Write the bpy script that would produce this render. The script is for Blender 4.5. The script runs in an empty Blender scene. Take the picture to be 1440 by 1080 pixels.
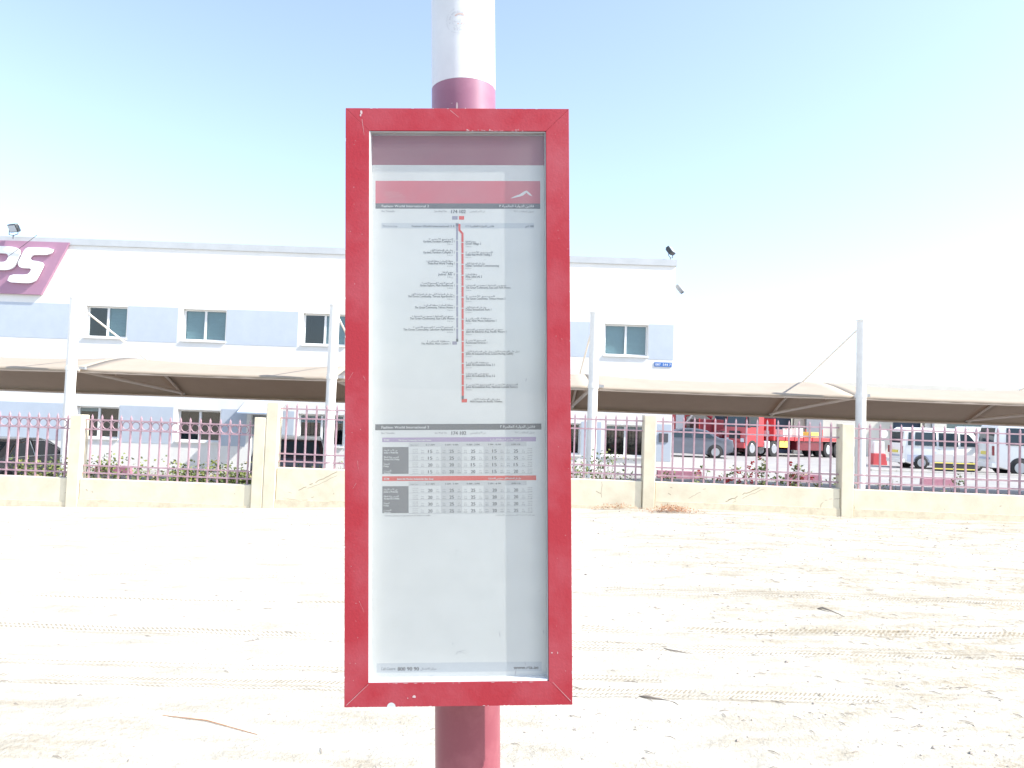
import bpy, bmesh, math, random, unicodedata
import numpy as np
from mathutils import Vector, Matrix
random.seed(7); rng = np.random.default_rng(7)
SC = bpy.context.scene; COL = SC.collection
R = math.radians

# ------------------------------------------------------------------ camera
cd = bpy.data.cameras.new('camera'); cam = bpy.data.objects.new('camera', cd); COL.objects.link(cam)
cd.sensor_width = 36; cd.lens = 26.25; cd.clip_start = 0.05; cd.clip_end = 6000
th, ph = R(2.73), 0.035
fw = Vector((0, math.cos(th), math.sin(th))); u0 = Vector((0, -math.sin(th), math.cos(th))); r0 = Vector((1, 0, 0))
rr = math.cos(ph)*r0 + math.sin(ph)*u0; uu = -math.sin(ph)*r0 + math.cos(ph)*u0
cam.matrix_world = Matrix(((rr.x, uu.x, -fw.x, 0), (rr.y, uu.y, -fw.y, 0), (rr.z, uu.z, -fw.z, 1.6), (0, 0, 0, 1)))
SC.camera = cam
# ------------------------------------------------------------------ light
SUN_AZ, SUN_EL = 105.0, 43.5        # azimuth measured from +Y towards +X
w = bpy.data.worlds.new('World'); SC.world = w; w.use_nodes = True
wn = w.node_tree.nodes; bg = wn['Background']; bg.inputs[1].default_value = 0.146
sky = wn.new('ShaderNodeTexSky'); sky.sky_type = 'NISHITA'; sky.sun_disc = False
sky.sun_elevation = R(SUN_EL); sky.sun_rotation = R(SUN_AZ); sky.air_density = 1.1; sky.dust_density = 1.2; sky.ozone_density = 5.0
hs = wn.new('ShaderNodeHueSaturation'); hs.inputs['Saturation'].default_value = .78       # dusty desert air, less blue than clear air
w.node_tree.links.new(sky.outputs[0], hs.inputs['Color']); w.node_tree.links.new(hs.outputs[0], bg.inputs[0])
ld = bpy.data.lights.new('sun', 'SUN'); ld.energy = 3.8; ld.angle = R(0.55); ld.color = (1, .965, .9)
sun = bpy.data.objects.new('sun', ld); COL.objects.link(sun)
sdir = Vector((math.sin(R(SUN_AZ))*math.cos(R(SUN_EL)), math.cos(R(SUN_AZ))*math.cos(R(SUN_EL)), math.sin(R(SUN_EL))))
sun.rotation_euler = sdir.to_track_quat('Z', 'Y').to_euler(); sun.location = (20, -6, 18)
SC.view_settings.view_transform = 'Standard'; SC.view_settings.look = 'None'
SC.view_settings.exposure = 1.3; SC.view_settings.gamma = 1; SC.view_settings.use_curve_mapping = False

# ------------------------------------------------------------------ materials
MATS = {}
def mat(name, col, rough=.6, col2=None, scale=8., fac=(.35, .65), bump=0., bscale=60., metal=0., coat=0., spec=.5, stretch=None, detail=6):
    if name in MATS: return MATS[name]
    m = bpy.data.materials.new(name); m.use_nodes = True; nt = m.node_tree; N = nt.nodes; L = nt.links
    p = N['Principled BSDF']; p.inputs['Base Color'].default_value = (*col, 1); p.inputs['Roughness'].default_value = rough
    p.inputs['Metallic'].default_value = metal; p.inputs['Specular IOR Level'].default_value = spec
    if coat: p.inputs['Coat Weight'].default_value = coat; p.inputs['Coat Roughness'].default_value = .08
    tc = N.new('ShaderNodeTexCoord'); src = tc.outputs['Object']
    if stretch:
        mp = N.new('ShaderNodeMapping'); mp.inputs['Scale'].default_value = stretch; L.new(src, mp.inputs[0]); src = mp.outputs[0]
    if col2:
        n = N.new('ShaderNodeTexNoise'); n.inputs['Scale'].default_value = scale; n.inputs['Detail'].default_value = detail; n.inputs['Roughness'].default_value = .62
        L.new(src, n.inputs['Vector'])
        mr = N.new('ShaderNodeMapRange'); mr.inputs[1].default_value, mr.inputs[2].default_value = fac; L.new(n.outputs[0], mr.inputs[0])
        mx = N.new('ShaderNodeMix'); mx.data_type = 'RGBA'; mx.inputs[6].default_value = (*col, 1); mx.inputs[7].default_value = (*col2, 1)
        L.new(mr.outputs[0], mx.inputs[0]); L.new(mx.outputs[2], p.inputs['Base Color'])
    if bump:
        n2 = N.new('ShaderNodeTexNoise'); n2.inputs['Scale'].default_value = bscale; n2.inputs['Detail'].default_value = 5
        L.new(src, n2.inputs['Vector'])
        b = N.new('ShaderNodeBump'); b.inputs['Strength'].default_value = .6; b.inputs['Distance'].default_value = bump
        L.new(n2.outputs[0], b.inputs['Height']); L.new(b.outputs[0], p.inputs['Normal'])
    MATS[name] = m; return m

def glassmat(name, tint, refl=.12, dust=.0, dustcol=(.6, .6, .58)):
    if name in MATS: return MATS[name]
    m = bpy.data.materials.new(name); m.use_nodes = True; nt = m.node_tree; N = nt.nodes; L = nt.links
    N.remove(N['Principled BSDF']); out = N['Material Output']
    t = N.new('ShaderNodeBsdfTransparent'); t.inputs[0].default_value = (*tint, 1)
    g = N.new('ShaderNodeBsdfGlossy'); g.inputs['Roughness'].default_value = .02; g.inputs[0].default_value = (1, 1, 1, 1)
    fr = N.new('ShaderNodeFresnel'); fr.inputs[0].default_value = 1.5
    ad = N.new('ShaderNodeMath'); ad.operation = 'ADD'; ad.use_clamp = True; ad.inputs[1].default_value = refl; L.new(fr.outputs[0], ad.inputs[0])
    m1 = N.new('ShaderNodeMixShader'); ge = N.new('ShaderNodeNewGeometry'); iv = N.new('ShaderNodeMath'); iv.operation = 'SUBTRACT'; iv.inputs[0].default_value = 1.; L.new(ge.outputs['Backfacing'], iv.inputs[1])
    mu = N.new('ShaderNodeMath'); mu.operation = 'MULTIPLY'; L.new(ad.outputs[0], mu.inputs[0]); L.new(iv.outputs[0], mu.inputs[1]); L.new(mu.outputs[0], m1.inputs[0]); L.new(t.outputs[0], m1.inputs[1]); L.new(g.outputs[0], m1.inputs[2])
    last = m1
    if dust:
        d = N.new('ShaderNodeBsdfDiffuse'); d.inputs[0].default_value = (*dustcol, 1)
        tc = N.new('ShaderNodeTexCoord'); n = N.new('ShaderNodeTexNoise'); n.inputs['Scale'].default_value = 5; n.inputs['Detail'].default_value = 7
        L.new(tc.outputs['Object'], n.inputs['Vector'])
        mr = N.new('ShaderNodeMapRange'); mr.inputs[1].default_value = .3; mr.inputs[2].default_value = .75
        mr.inputs[3].default_value = dust*.5; mr.inputs[4].default_value = dust*1.6; L.new(n.outputs[0], mr.inputs[0])
        m2 = N.new('ShaderNodeMixShader'); L.new(mr.outputs[0], m2.inputs[0]); L.new(m1.outputs[0], m2.inputs[1]); L.new(d.outputs[0], m2.inputs[2]); last = m2
    L.new(last.outputs[0], out.inputs[0]); MATS[name] = m; return m

# ------------------------------------------------------------------ mesh helpers
class MB:
    def __init__(s): s.v = []; s.f = []; s.mi = []; s.cur = 0
    def poly(s, pts, idx=None):
        b = len(s.v); s.v += [tuple(p) for p in pts]; s.f.append(tuple(range(b, b+len(pts)))); s.mi.append(s.cur)
    def box(s, x0, x1, y0, y1, z0, z1):
        b = len(s.v)
        s.v += [(x0,y0,z0),(x1,y0,z0),(x1,y1,z0),(x0,y1,z0),(x0,y0,z1),(x1,y0,z1),(x1,y1,z1),(x0,y1,z1)]
        for q in ((0,3,2,1),(4,5,6,7),(0,1,5,4),(1,2,6,5),(2,3,7,6),(3,0,4,7)): s.f.append(tuple(b+i for i in q)); s.mi.append(s.cur)
        return s
    def prism(s, pts, a, b_, axis='y'):
        """outline pts (p,q) extruded along axis from a to b_"""
        n = len(pts); b = len(s.v)
        for c in (a, b_):
            for p, q in pts: s.v.append({'y': (p, c, q), 'x': (c, p, q), 'z': (p, q, c)}[axis])
        s.f.append(tuple(range(b, b+n))); s.f.append(tuple(range(b+2*n-1, b+n-1, -1)))
        for i in range(n): s.f.append((b+i, b+n+i, b+n+(i+1) % n, b+(i+1) % n))
        s.mi += [s.cur]*(n+2); return s
    def tube(s, pts, r, n=8, cap=True):
        pts = [Vector(p) for p in pts]; b = len(s.v); rs = r if isinstance(r, (list, tuple)) else [r]*len(pts)
        for i, p in enumerate(pts):
            d = (pts[min(i+1, len(pts)-1)] - pts[max(i-1, 0)]).normalized()
            a = d.cross(Vector((0, 0, 1)))
            if a.length < .05: a = Vector((1, 0, 0))
            a = (a - d*a.dot(d)).normalized(); c = d.cross(a)
            for k in range(n):
                t = 2*math.pi*k/n; s.v.append(tuple(p + rs[i]*(a*math.cos(t) + c*math.sin(t))))
        for i in range(len(pts)-1):
            for k in range(n):
                k2 = (k+1) % n; s.f.append((b+i*n+k, b+i*n+k2, b+(i+1)*n+k2, b+(i+1)*n+k)); s.mi.append(s.cur)
        if cap:
            s.f.append(tuple(b+k for k in range(n-1, -1, -1))); e = b+(len(pts)-1)*n; s.f.append(tuple(e+k for k in range(n))); s.mi += [s.cur]*2
        return s
    def build(s, name, mats, parent=None, smooth=False, bevel=0., loc=None):
        me = bpy.data.meshes.new(name); me.from_pydata(s.v, [], s.f)
        if not isinstance(mats, (list, tuple)): mats = [mats]
        for m in mats: me.materials.append(m)
        if len(mats) > 1: me.polygons.foreach_set('material_index', s.mi)
        bm = bmesh.new(); bm.from_mesh(me); bmesh.ops.recalc_face_normals(bm, faces=bm.faces); bm.to_mesh(me); bm.free()
        o = bpy.data.objects.new(name, me); COL.objects.link(o)
        if parent: o.parent = parent
        if loc: o.location = loc
        if smooth:
            me.polygons.foreach_set('use_smooth', [True]*len(me.polygons))
            try: me.set_sharp_from_angle(angle=R(35))
            except Exception: pass
        if bevel:
            bv = o.modifiers.new('bevel', 'BEVEL'); bv.width = bevel; bv.segments = 2; bv.limit_method = 'ANGLE'; bv.angle_limit = R(40)
        me.update(); return o
def box(*a): return MB().box(*a)
def tag(o, label=None, cat=None, group=None, kind=None):
    if label: o['label'] = label
    if cat: o['category'] = cat
    if group: o['group'] = group
    if kind: o['kind'] = kind
    return o
def empty(name, loc=(0, 0, 0), rot=(0, 0, 0)):
    o = bpy.data.objects.new(name, None); COL.objects.link(o); o.location = loc; o.rotation_euler = rot; o.empty_display_size = .2; return o
def dup(o, parent=None):
    c = o.copy(); COL.objects.link(c); c.parent = parent
    for ch in list(o.children): dup(ch, c)
    return c

# ------------------------------------------------------------------ numpy noise
def vnoise(x, y, seed=0):
    xi = np.floor(x).astype(np.int64); yi = np.floor(y).astype(np.int64); fx = x-xi; fy = y-yi
    fx = fx*fx*(3-2*fx); fy = fy*fy*(3-2*fy)
    def h(a, b):
        n = (a*374761393 + b*668265263 + seed*1442695041) & 0xffffffff
        n = ((n ^ (n >> 13))*1274126177) & 0xffffffff
        return ((n ^ (n >> 16)) & 0xffff)/65535.
    return (h(xi,yi)*(1-fx)+h(xi+1,yi)*fx)*(1-fy)+(h(xi,yi+1)*(1-fx)+h(xi+1,yi+1)*fx)*fy
def fbm(x, y, o=4, seed=0):
    r = 0; a = .5
    for i in range(o): r = r+a*vnoise(x*2**i, y*2**i, seed+i); a *= .5
    return r
def sstep(a, b, x):
    t = np.clip((x-a)/(b-a), 0, 1); return t*t*(3-2*t)

WY = lambda x: 12.55 - 0.041*x           # the boundary wall's front line
def wall_z(x):
    return np.interp(x, [-60, -8.7, -7.45, -4.2, 1.6, 3.5, 5.7, 8.4, 60], [-.3, -.20, -.15, -.03, .18, .23, .2, .23, .3])
TRACKS = [(4.47, .08, -99, 2.3), (5.47, .12, -99, 99), (5.86, .09, .6, 99), (7.02, .13, .9, 99), (7.25, .06, -4.0, .3), (6.45, .06, -6, -.8), (4.72, .06, -3.6, 1.0)]
def lot_h(x, y, detail=True):
    z = wall_z(x)*sstep(3.5, 12.0, y)
    z = z + .05*(fbm(x*.35+9, y*.5, 3, 3)-.5)*sstep(-5, 3, y)
    if detail:
        z = z + .022*(fbm(x*2.0, y*2.6, 4, 11)-.45) + .007*(fbm(x*9, y*9, 2, 23)-.4)
        rough = sstep(5.2, 3.4, y) + .35*sstep(-.5, 3, x)
        z = z + rough*.022*(fbm(x*4.5, y*6.5, 3, 31)-.45)
        for c, hw, xa, xb in TRACKS:
            yc = c + .05*np.sin(x*.55+c*3) + .008*x
            m = np.exp(-((y-yc)/(hw*1.15))**4)*sstep(xa-.3, xa+.3, x)*sstep(xb+.3, xb-.3, x)
            z = z - .012*m + .010*np.exp(-((np.abs(y-yc)-hw*1.5)/(.04))**2)*sstep(xa, xa+.5, x)*sstep(xb, xb-.5, x)
    return z
def grid_mesh(name, xs, ys, zf, material):
    X, Y = np.meshgrid(xs, ys); Z = zf(X, Y); nx, ny = len(xs), len(ys)
    me = bpy.data.meshes.new(name); me.vertices.add(nx*ny); me.vertices.foreach_set('co', np.stack([X, Y, Z], -1).ravel())
    i = np.arange((nx-1)*(ny-1)); a = (i//(nx-1))*nx + i % (nx-1)
    q = np.stack([a, a+1, a+nx+1, a+nx], -1).ravel(); n = len(i)
    me.loops.add(4*n); me.loops.foreach_set('vertex_index', q); me.polygons.add(n)
    me.polygons.foreach_set('loop_start', np.arange(n)*4); me.polygons.foreach_set('loop_total', np.full(n, 4))
    me.polygons.foreach_set('use_smooth', np.ones(n, bool)); me.update(calc_edges=True); me.validate()
    me.materials.append(material); o = bpy.data.objects.new(name, me); COL.objects.link(o); return o

# ------------------------------------------------------------------ ground
def sand_material():
    m = bpy.data.materials.new('sand'); m.use_nodes = True; nt = m.node_tree; N = nt.nodes; L = nt.links; p = N['Principled BSDF']
    p.inputs['Roughness'].default_value = .95; p.inputs['Specular IOR Level'].default_value = .1
    tc = N.new('ShaderNodeTexCoord'); O = tc.outputs['Object']; sx = N.new('ShaderNodeSeparateXYZ'); L.new(O, sx.inputs[0])
    def M(op, a, b=None, c=None):
        n = N.new('ShaderNodeMath'); n.operation = op
        for i, v in enumerate((a, b, c)):
            if v is None: continue
            if isinstance(v, (int, float)): n.inputs[i].default_value = v
            else: L.new(v, n.inputs[i])
        return n.outputs[0]
    def noise(sc, d=4, vec=O, r=.6):
        n = N.new('ShaderNodeTexNoise'); n.inputs['Scale'].default_value = sc; n.inputs['Detail'].default_value = d; n.inputs['Roughness'].default_value = r
        L.new(vec, n.inputs['Vector']); return n.outputs[0]
    X, Y = sx.outputs[0], sx.outputs[1]
    fade = noise(1.3, 3)
    tot = None
    for k, (c, hw, xa, xb) in enumerate(TRACKS):
        yc = M('ADD', M('MULTIPLY', M('SINE', M('ADD', M('MULTIPLY', X, .55), c*3)), .05), M('ADD', M('MULTIPLY', X, .008), c))
        d = M('SUBTRACT', Y, yc); ad = M('ABSOLUTE', d)
        inside = M('MULTIPLY', M('LESS_THAN', ad, hw), M('MULTIPLY', M('GREATER_THAN', X, xa), M('LESS_THAN', X, xb)))
        ang = M('MULTIPLY', M('ADD', X, M('MULTIPLY', ad, .8 if k % 2 else -.9)), 2*math.pi/(.029+.005*(k % 3)))
        cle = M('GREATER_THAN', M('SINE', ang), .1)
        lanes = M('GREATER_THAN', M('SINE', M('MULTIPLY', d, 2*math.pi/(.055+.01*(k % 2)))), -.45)
        t = M('MULTIPLY', M('MULTIPLY', inside, M('MULTIPLY', cle, lanes)), M('SMOOTH_MIN', 1., M('MULTIPLY', M('MAXIMUM', M('SUBTRACT', fade, .33), 0.), 9.), .1))
        tot = t if tot is None else M('MAXIMUM', tot, t)
    g1 = noise(38, 6); g2 = noise(160, 3); g3 = noise(9, 5)
    h = M('ADD', M('ADD', M('MULTIPLY', g1, .010), M('MULTIPLY', g2, .003)), M('MULTIPLY', g3, .012))
    h = M('SUBTRACT', h, M('MULTIPLY', tot, .011))
    b = N.new('ShaderNodeBump'); b.inputs['Strength'].default_value = 1.; b.inputs['Distance'].default_value = 1.; L.new(h, b.inputs['Height']); L.new(b.outputs[0], p.inputs['Normal'])
    cr = N.new('ShaderNodeValToRGB'); cr.color_ramp.elements[0].position = .36; cr.color_ramp.elements[1].position = .62
    cr.color_ramp.elements[0].color = (.37, .338, .275, 1); cr.color_ramp.elements[1].color = (.52, .495, .435, 1)
    mp = N.new('ShaderNodeMapping'); mp.inputs['Scale'].default_value = (.45, 1.5, 1); L.new(O, mp.inputs[0]); L.new(noise(2.4, 9, mp.outputs[0], .72), cr.inputs[0])
    gr = N.new('ShaderNodeMapRange'); gr.inputs[1].default_value = .62; gr.inputs[2].default_value = .72; L.new(noise(75, 3), gr.inputs[0])
    mx = N.new('ShaderNodeMix'); mx.data_type = 'RGBA'; L.new(M('MULTIPLY', gr.outputs[0], .55), mx.inputs[0]); L.new(cr.outputs[0], mx.inputs[6]); mx.inputs[7].default_value = (.24, .20, .15, 1)
    zx = N.new('ShaderNodeMapRange'); zx.interpolation_type = 'SMOOTHSTEP'; zx.inputs[1].default_value = .2; zx.inputs[2].default_value = 3.2; L.new(X, zx.inputs[0])
    zy = N.new('ShaderNodeMapRange'); zy.interpolation_type = 'SMOOTHSTEP'; zy.inputs[1].default_value = 4.9; zy.inputs[2].default_value = 3.6; L.new(Y, zy.inputs[0])
    pn = N.new('ShaderNodeMapRange'); pn.inputs[1].default_value = .42; pn.inputs[2].default_value = .60; L.new(noise(3.1, 10, mp.outputs[0], .78), pn.inputs[0])
    fn = N.new('ShaderNodeMapRange'); fn.inputs[1].default_value = .40; fn.inputs[2].default_value = .62; L.new(noise(26, 8, O, .75), fn.inputs[0])
    zone = M('MAXIMUM', zx.outputs[0], M('MULTIPLY', zy.outputs[0], .6))
    soil = M('MULTIPLY', zone, M('MULTIPLY', pn.outputs[0], M('ADD', M('MULTIPLY', fn.outputs[0], .75), .2)))
    m3 = N.new('ShaderNodeMix'); m3.data_type = 'RGBA'; L.new(soil, m3.inputs[0]); L.new(mx.outputs[2], m3.inputs[6]); m3.inputs[7].default_value = (.25, .205, .135, 1); mx = m3
    mt = N.new('ShaderNodeMix'); mt.data_type = 'RGBA'; L.new(M('MULTIPLY', tot, .62), mt.inputs[0]); L.new(mx.outputs[2], mt.inputs[6]); mt.inputs[7].default_value = (.21, .17, .11, 1)
    L.new(mt.outputs[2], p.inputs['Base Color']); MATS['sand'] = m; return m
SAND = sand_material()
xs = np.unique(np.concatenate([np.linspace(-60, -11, 50), np.arange(-11, 11, .03), np.linspace(11, 60, 50)]))
ys = np.unique(np.concatenate([np.linspace(-40, 2.4, 43), np.arange(2.4, 8, .022), np.arange(8, 12.3, .03), [12.3, 12.6, 13.0]]))
tag(grid_mesh('sandy_lot', xs, ys, lot_h, SAND), kind='structure')
far = mat('far_sand', (.52, .45, .34), .95, (.46, .39, .29), .05)
tag(box(-2500, 2500, -2500, 2500, -1.6, -1.5).build('ground', far), kind='structure')
def yard_h(x, y=15.): return -.40 + .45*sstep(-9, 7, x) - .34*sstep(-1, -9, x)*sstep(22.6, 20., y)
PAVE = mat('yard_paving', (.31, .30, .29), .85, (.25, .24, .23), 1.2, bump=.004, bscale=25)
def yard_mesh_h(x, y): return yard_h(x, y) + .01*(fbm(x*.7, y*.7, 2, 5)-.5)
tag(grid_mesh('parking_yard', np.linspace(-60, 75, 180), np.unique(np.concatenate([np.linspace(12.75, 26, 40), np.linspace(27, 110, 60)])), yard_mesh_h, PAVE), kind='structure')
# long joints between the paving strips of the yard
KERB = mat('kerb_stone', (.5, .48, .44), .8, (.42, .4, .36), 6)
for i, (y, x0, x1) in enumerate(((26.2, 10.5, 40), (30.0, 14.5, 45), (15.1, -11, -.8), (15.1, .5, 16))):
    b = MB(); n = int((x1-x0)/1.0)
    kp = empty('kerb', (x0, y, 0))
    src = None
    for k in range(n):
        zz = float(yard_h(x0+k+.5)) - .05
        if src is None: src = box(.004, .996, 0, .14, 0, .13).build('kerb_stone', KERB, kp, bevel=.01); src.location.z = zz; continue
        c = src.copy(); COL.objects.link(c); c.parent = kp; c.location = (k, 0, zz)
    kp['kind'] = 'structure'

# ------------------------------------------------------------------ boundary wall
CREAM = mat('cream_render', (.70, .63, .48), .85, (.60, .53, .39), 3.5, fac=(.4, .72), bump=.004, bscale=90)
CREAM2 = mat('cream_render_stained', (.66, .58, .43), .88, (.54, .46, .33), 9.0, fac=(.45, .7), bump=.005, bscale=60)
bw = tag(empty('boundary_wall', (0, 12.55, 0)), 'low cream rendered wall with square piers along the far edge of the sand', 'wall')
slope = math.atan(-.041)
def on_wall(x0, x1, z0, z1, yo0, yo1):
    """box following the wall line, y offsets measured behind its front face; local to the wall empty"""
    m = MB(); p = []
    for z in (z0, z1):
        for (x, yo) in ((x0, yo0), (x1, yo0), (x1, yo1), (x0, yo1)): p.append((x, -.041*x+yo, z))
    m.v = p; m.f = [(0,3,2,1),(4,5,6,7),(0,1,5,4),(1,2,6,5),(2,3,7,6),(3,0,4,7)]; m.mi = [0]*6; return m
SECT = [(-10.55, -7.58, .335, True), (-7.35, -4.37, .335, True), (-3.94, -.97, .652, False), (-.74, 2.22, .652, False), (2.44, 5.46, .652, False), (5.68, 8.69, .652, False), (8.91, 11.9, .652, False)]
WALLTOP = {}
for x0, x1, zt, ring in SECT:
    on_wall(x0-.002, x1+.002, -.75, zt, .03, .21).build('wall_section', CREAM, bw, bevel=.012)
    on_wall(x0-.002, x1+.002, -.75, float(min(wall_z(x0), wall_z(x1)))+.13, .018, .03).build('wall_footing', CREAM2, bw)
for x0, x1, zt in ((-10.78, -10.56, 1.43), (-7.57, -7.36, 1.425), (-4.36, -4.162, 1.487), (-4.158, -3.95, 1.76), (-.96, -.75, 1.76), (2.23, 2.43, 1.755), (5.47, 5.67, 1.725), (8.7, 8.9, 1.75), (11.91, 12.11, 1.75)):
    on_wall(x0, x1, -.75, zt, 0, .235).build('pier', CREAM, bw, bevel=.012)
# hairline cracks and old scrape marks, cut as thin slivers of darker render standing half a millimetre proud
CRK = mat('crack_dirt', (.36, .29, .2), .95)
m = MB()
def crack(x0, z0, x1, z1, n=9, wd=.006, yo=.0290):
    px, pz = x0, z0
    for i in range(1, n+1):
        t = i/n; qx = x0+(x1-x0)*t+random.uniform(-.012, .012); qz = z0+(z1-z0)*t+random.uniform(-.012, .012)
        if random.random() < .8:
            dx, dz = qx-px, qz-pz; l = math.hypot(dx, dz)+1e-6; ox, oz = -dz/l*wd/2, dx/l*wd/2; yy = yo
            m.poly([(px-ox, -.041*(px-ox)+yy, pz-oz), (qx-ox, -.041*(qx-ox)+yy, qz-oz), (qx+ox, -.041*(qx+ox)+yy, qz+oz), (px+ox, -.041*(px+ox)+yy, pz+oz)])
        px, pz = qx, qz
crack(3.6, .37, 4.15, .62, 14, .012); crack(3.72, .36, 4.22, .60, 10, .006); crack(2.95, .36, 3.3, .60, 9, .006); crack(-3.55, .28, -2.9, .62, 14, .012); crack(-3.45, .28, -2.85, .58, 10, .006)
crack(-3.85, .12, -3.3, .11, 6); crack(-3.3, .11, -1.2, .08, 20); crack(1.55, .62, 1.56, .36, 5, .006)
for a in range(10):
    t0, t1 = math.pi*a/10, math.pi*(a+1)/10
    crack(5.42+.28*math.cos(t0), .33+.16*math.sin(t0), 5.42+.28*math.cos(t1), .33+.16*math.sin(t1), 2, .006, yo=.0285)
for k in range(26):
    x = random.uniform(-10, 8.5); z = float(wall_z(x))+random.uniform(.14, .35); crack(x, z, x+random.uniform(-.08, .08), z+random.uniform(-.02, .03), 2, random.uniform(.004, .012))
m.build('crack_lines', CRK, bw)

# iron railings between the piers
PINK = mat('faded_maroon_paint', (.33, .20, .235), .6, (.46, .31, .34), 9, bump=.001, bscale=200)
bar_full = None
def railing(x0, x1, zb, zr, ring, label):
    yb = -.041*x0
    t = tag(empty('iron_railing', (x0, 12.55+yb+.12, zb), (0, 0, slope)), label, 'railing', 'pink iron railings along the boundary wall')
    L_ = x1-x0; n = 17; sp = .1735; st = (L_-(n-1)*sp)/2
    h = zr[0]-zb+.10
    src = None
    for k in range(n):
        if src is None:
            b = MB().box(-.013, .013, -.013, .013, 0, h-.05); b.v += [(0, 0, h)]; e = len(b.v)-1
            b.f = [f for f in b.f if f != (4, 5, 6, 7)]; b.mi = b.mi[:-1]
            for q in ((4, 5), (5, 6), (6, 7), (7, 4)): b.f.append((q[0], q[1], e)); b.mi.append(0)
            src = b.build('bar', PINK, t); src.location.x = st
        else:
            c = src.copy(); COL.objects.link(c); c.parent = t; c.location = (st+k*sp, 0, 0)
            c.rotation_euler = (random.uniform(-.004, .004), random.uniform(-.006, .006), 0)
    for z in zr:
        box(-.006, L_+.006, -.0165, .0165, z-zb-.012, z-zb+.012).build('rail', PINK, t)
    if ring:
        zc = (zr[0]+zr[1])/2-zb; src = None
        for k in range(n-1):
            if src is None:
                pts = [(.068*math.cos(a), 0, .068*math.sin(a)) for a in np.linspace(0, 2*math.pi, 17)]
                src = MB().tube(pts, .008, 6, False).build('ring', PINK, t, smooth=True); src.location = (st+(k+.5)*sp, 0, zc)
            else:
                c = src.copy(); COL.objects.link(c); c.parent = t; c.location = (st+(k+.5)*sp, 0, zc)
                c.rotation_euler = (0, 0, random.uniform(-.1, .1))
LOWR = (1.345, 1.18, .557, .43); HIR = (1.653, 1.492, .884, .753)
labs = ['pink iron railing with rings in front of the dark sedan, at the left edge', 'pink iron railing with rings right of the first pier, building windows behind it',
        'plain pink iron railing right of the double pier, stepped up above the ringed ones', 'plain pink iron railing just right of the red timetable case',
        'plain pink iron railing in front of the silver car and red truck', 'plain pink iron railing in front of the white vans', 'plain pink iron railing beyond the right edge']
for (x0, x1, zt, ring), lb in zip(SECT, labs): railing(x0, x1, zt, LOWR if ring else HIR, ring, lb)

# ------------------------------------------------------------------ building with two floors
WHITE = mat('white_render', (.80, .79, .76), .8, (.74, .73, .69), 1.6, bump=.004, bscale=70)
BLUE = mat('pale_blue_render', (.49, .54, .60), .8, (.46, .51, .57), 2.5, bump=.003, bscale=70)
CAP = mat('parapet_cap_metal', (.50, .52, .53), .5, (.45, .47, .48), 2)
ALU = mat('white_aluminium', (.78, .78, .77), .4)
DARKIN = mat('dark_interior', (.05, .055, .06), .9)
BLIND = mat('window_blind', (.60, .62, .58), .8, (.54, .56, .52), 30, stretch=(.1, .1, 1))
WGL = glassmat('window_glass', (.66, .76, .80), .04)
BY = 24.0
bd = tag(empty('office_building', (-6, BY, -.5)), 'white two storey office building with pale blue bands and sliding windows', 'building')
def L3(x0, x1, y0, y1, z0, z1): return box(x0+6, x1+6, y0-BY, y1-BY, z0+.5, z1+.5)
UP = [(-18.2, -16.85), (-13.82, -12.50), (-10.69, -9.30), (-6.81, -5.42), (-3.55, -2.2), (-.40, .97), (2.93, 4.33)]
LO = [(-18.2, -16.85), (-13.94, -12.58), (-10.69, -9.32), (-6.81, -5.35), (-3.55, -2.2), (.90, 2.25), (3.05, 4.35)]
BX0, BX1, BZ0, BZ1 = -24.0, 5.18, -.6, 6.75
holes = [(a, b, 3.79, 4.80) for a, b in UP] + [(a, b, .55, 1.555) for a, b in LO] + [(-8.33, -7.43, -.4, 1.46)]
hx = sorted({BX0, BX1, *[h[0] for h in holes], *[h[1] for h in holes]}); hz = sorted({BZ0, BZ1, *[h[2] for h in holes], *[h[3] for h in holes]})
fm = MB(); DEP = .22
for i in range(len(hx)-1):
    for j in range(len(hz)-1):
        cx, cz = (hx[i]+hx[i+1])/2, (hz[j]+hz[j+1])/2
        if any(h[0] < cx < h[1] and h[2] < cz < h[3] for h in holes): continue
        fm.poly([(x+6, y-BY, z+.5) for x, y, z in ((hx[i], BY, hz[j]), (hx[i+1], BY, hz[j]), (hx[i+1], BY, hz[j+1]), (hx[i], BY, hz[j+1]))])
for a, b, c, d in holes:
    for q in (((a, BY, c), (b, BY, c), (b, BY+DEP, c), (a, BY+DEP, c)), ((a, BY, d), (a, BY+DEP, d), (b, BY+DEP, d), (b, BY, d)), ((a, BY, c), (a, BY+DEP, c), (a, BY+DEP, d), (a, BY, d)), ((b, BY, c), (b, BY, d), (b, BY+DEP, d), (b, BY+DEP, c))):
        fm.poly([(x+6, y-BY, z+.5) for x, y, z in q])
me_f = fm.build('front_wall', WHITE, bd)
L3(BX0, BX0+.2, BY+.002, BY+14, BZ0, BZ1).build('side_wall', WHITE, bd)
L3(BX1-.2, BX1, BY+.002, BY+14, BZ0, BZ1).build('side_wall', WHITE, bd)
L3(BX0+.2, BX1-.2, BY+13.8, BY+14, BZ0, BZ1).build('rear_wall', WHITE, bd)
L3(BX0+.2, BX1-.2, BY+.3, BY+13.8, 6.2, 6.35).build('roof', CAP, bd)
L3(BX0-.03, BX1+.03, BY-.04, BY+.25, BZ1+.002, 6.965).build('parapet_cap', CAP, bd)
L3(BX1-.22, BX1+.03, BY+.25, BY+14, BZ1+.002, 6.965).build('parapet_cap', CAP, bd)
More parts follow.
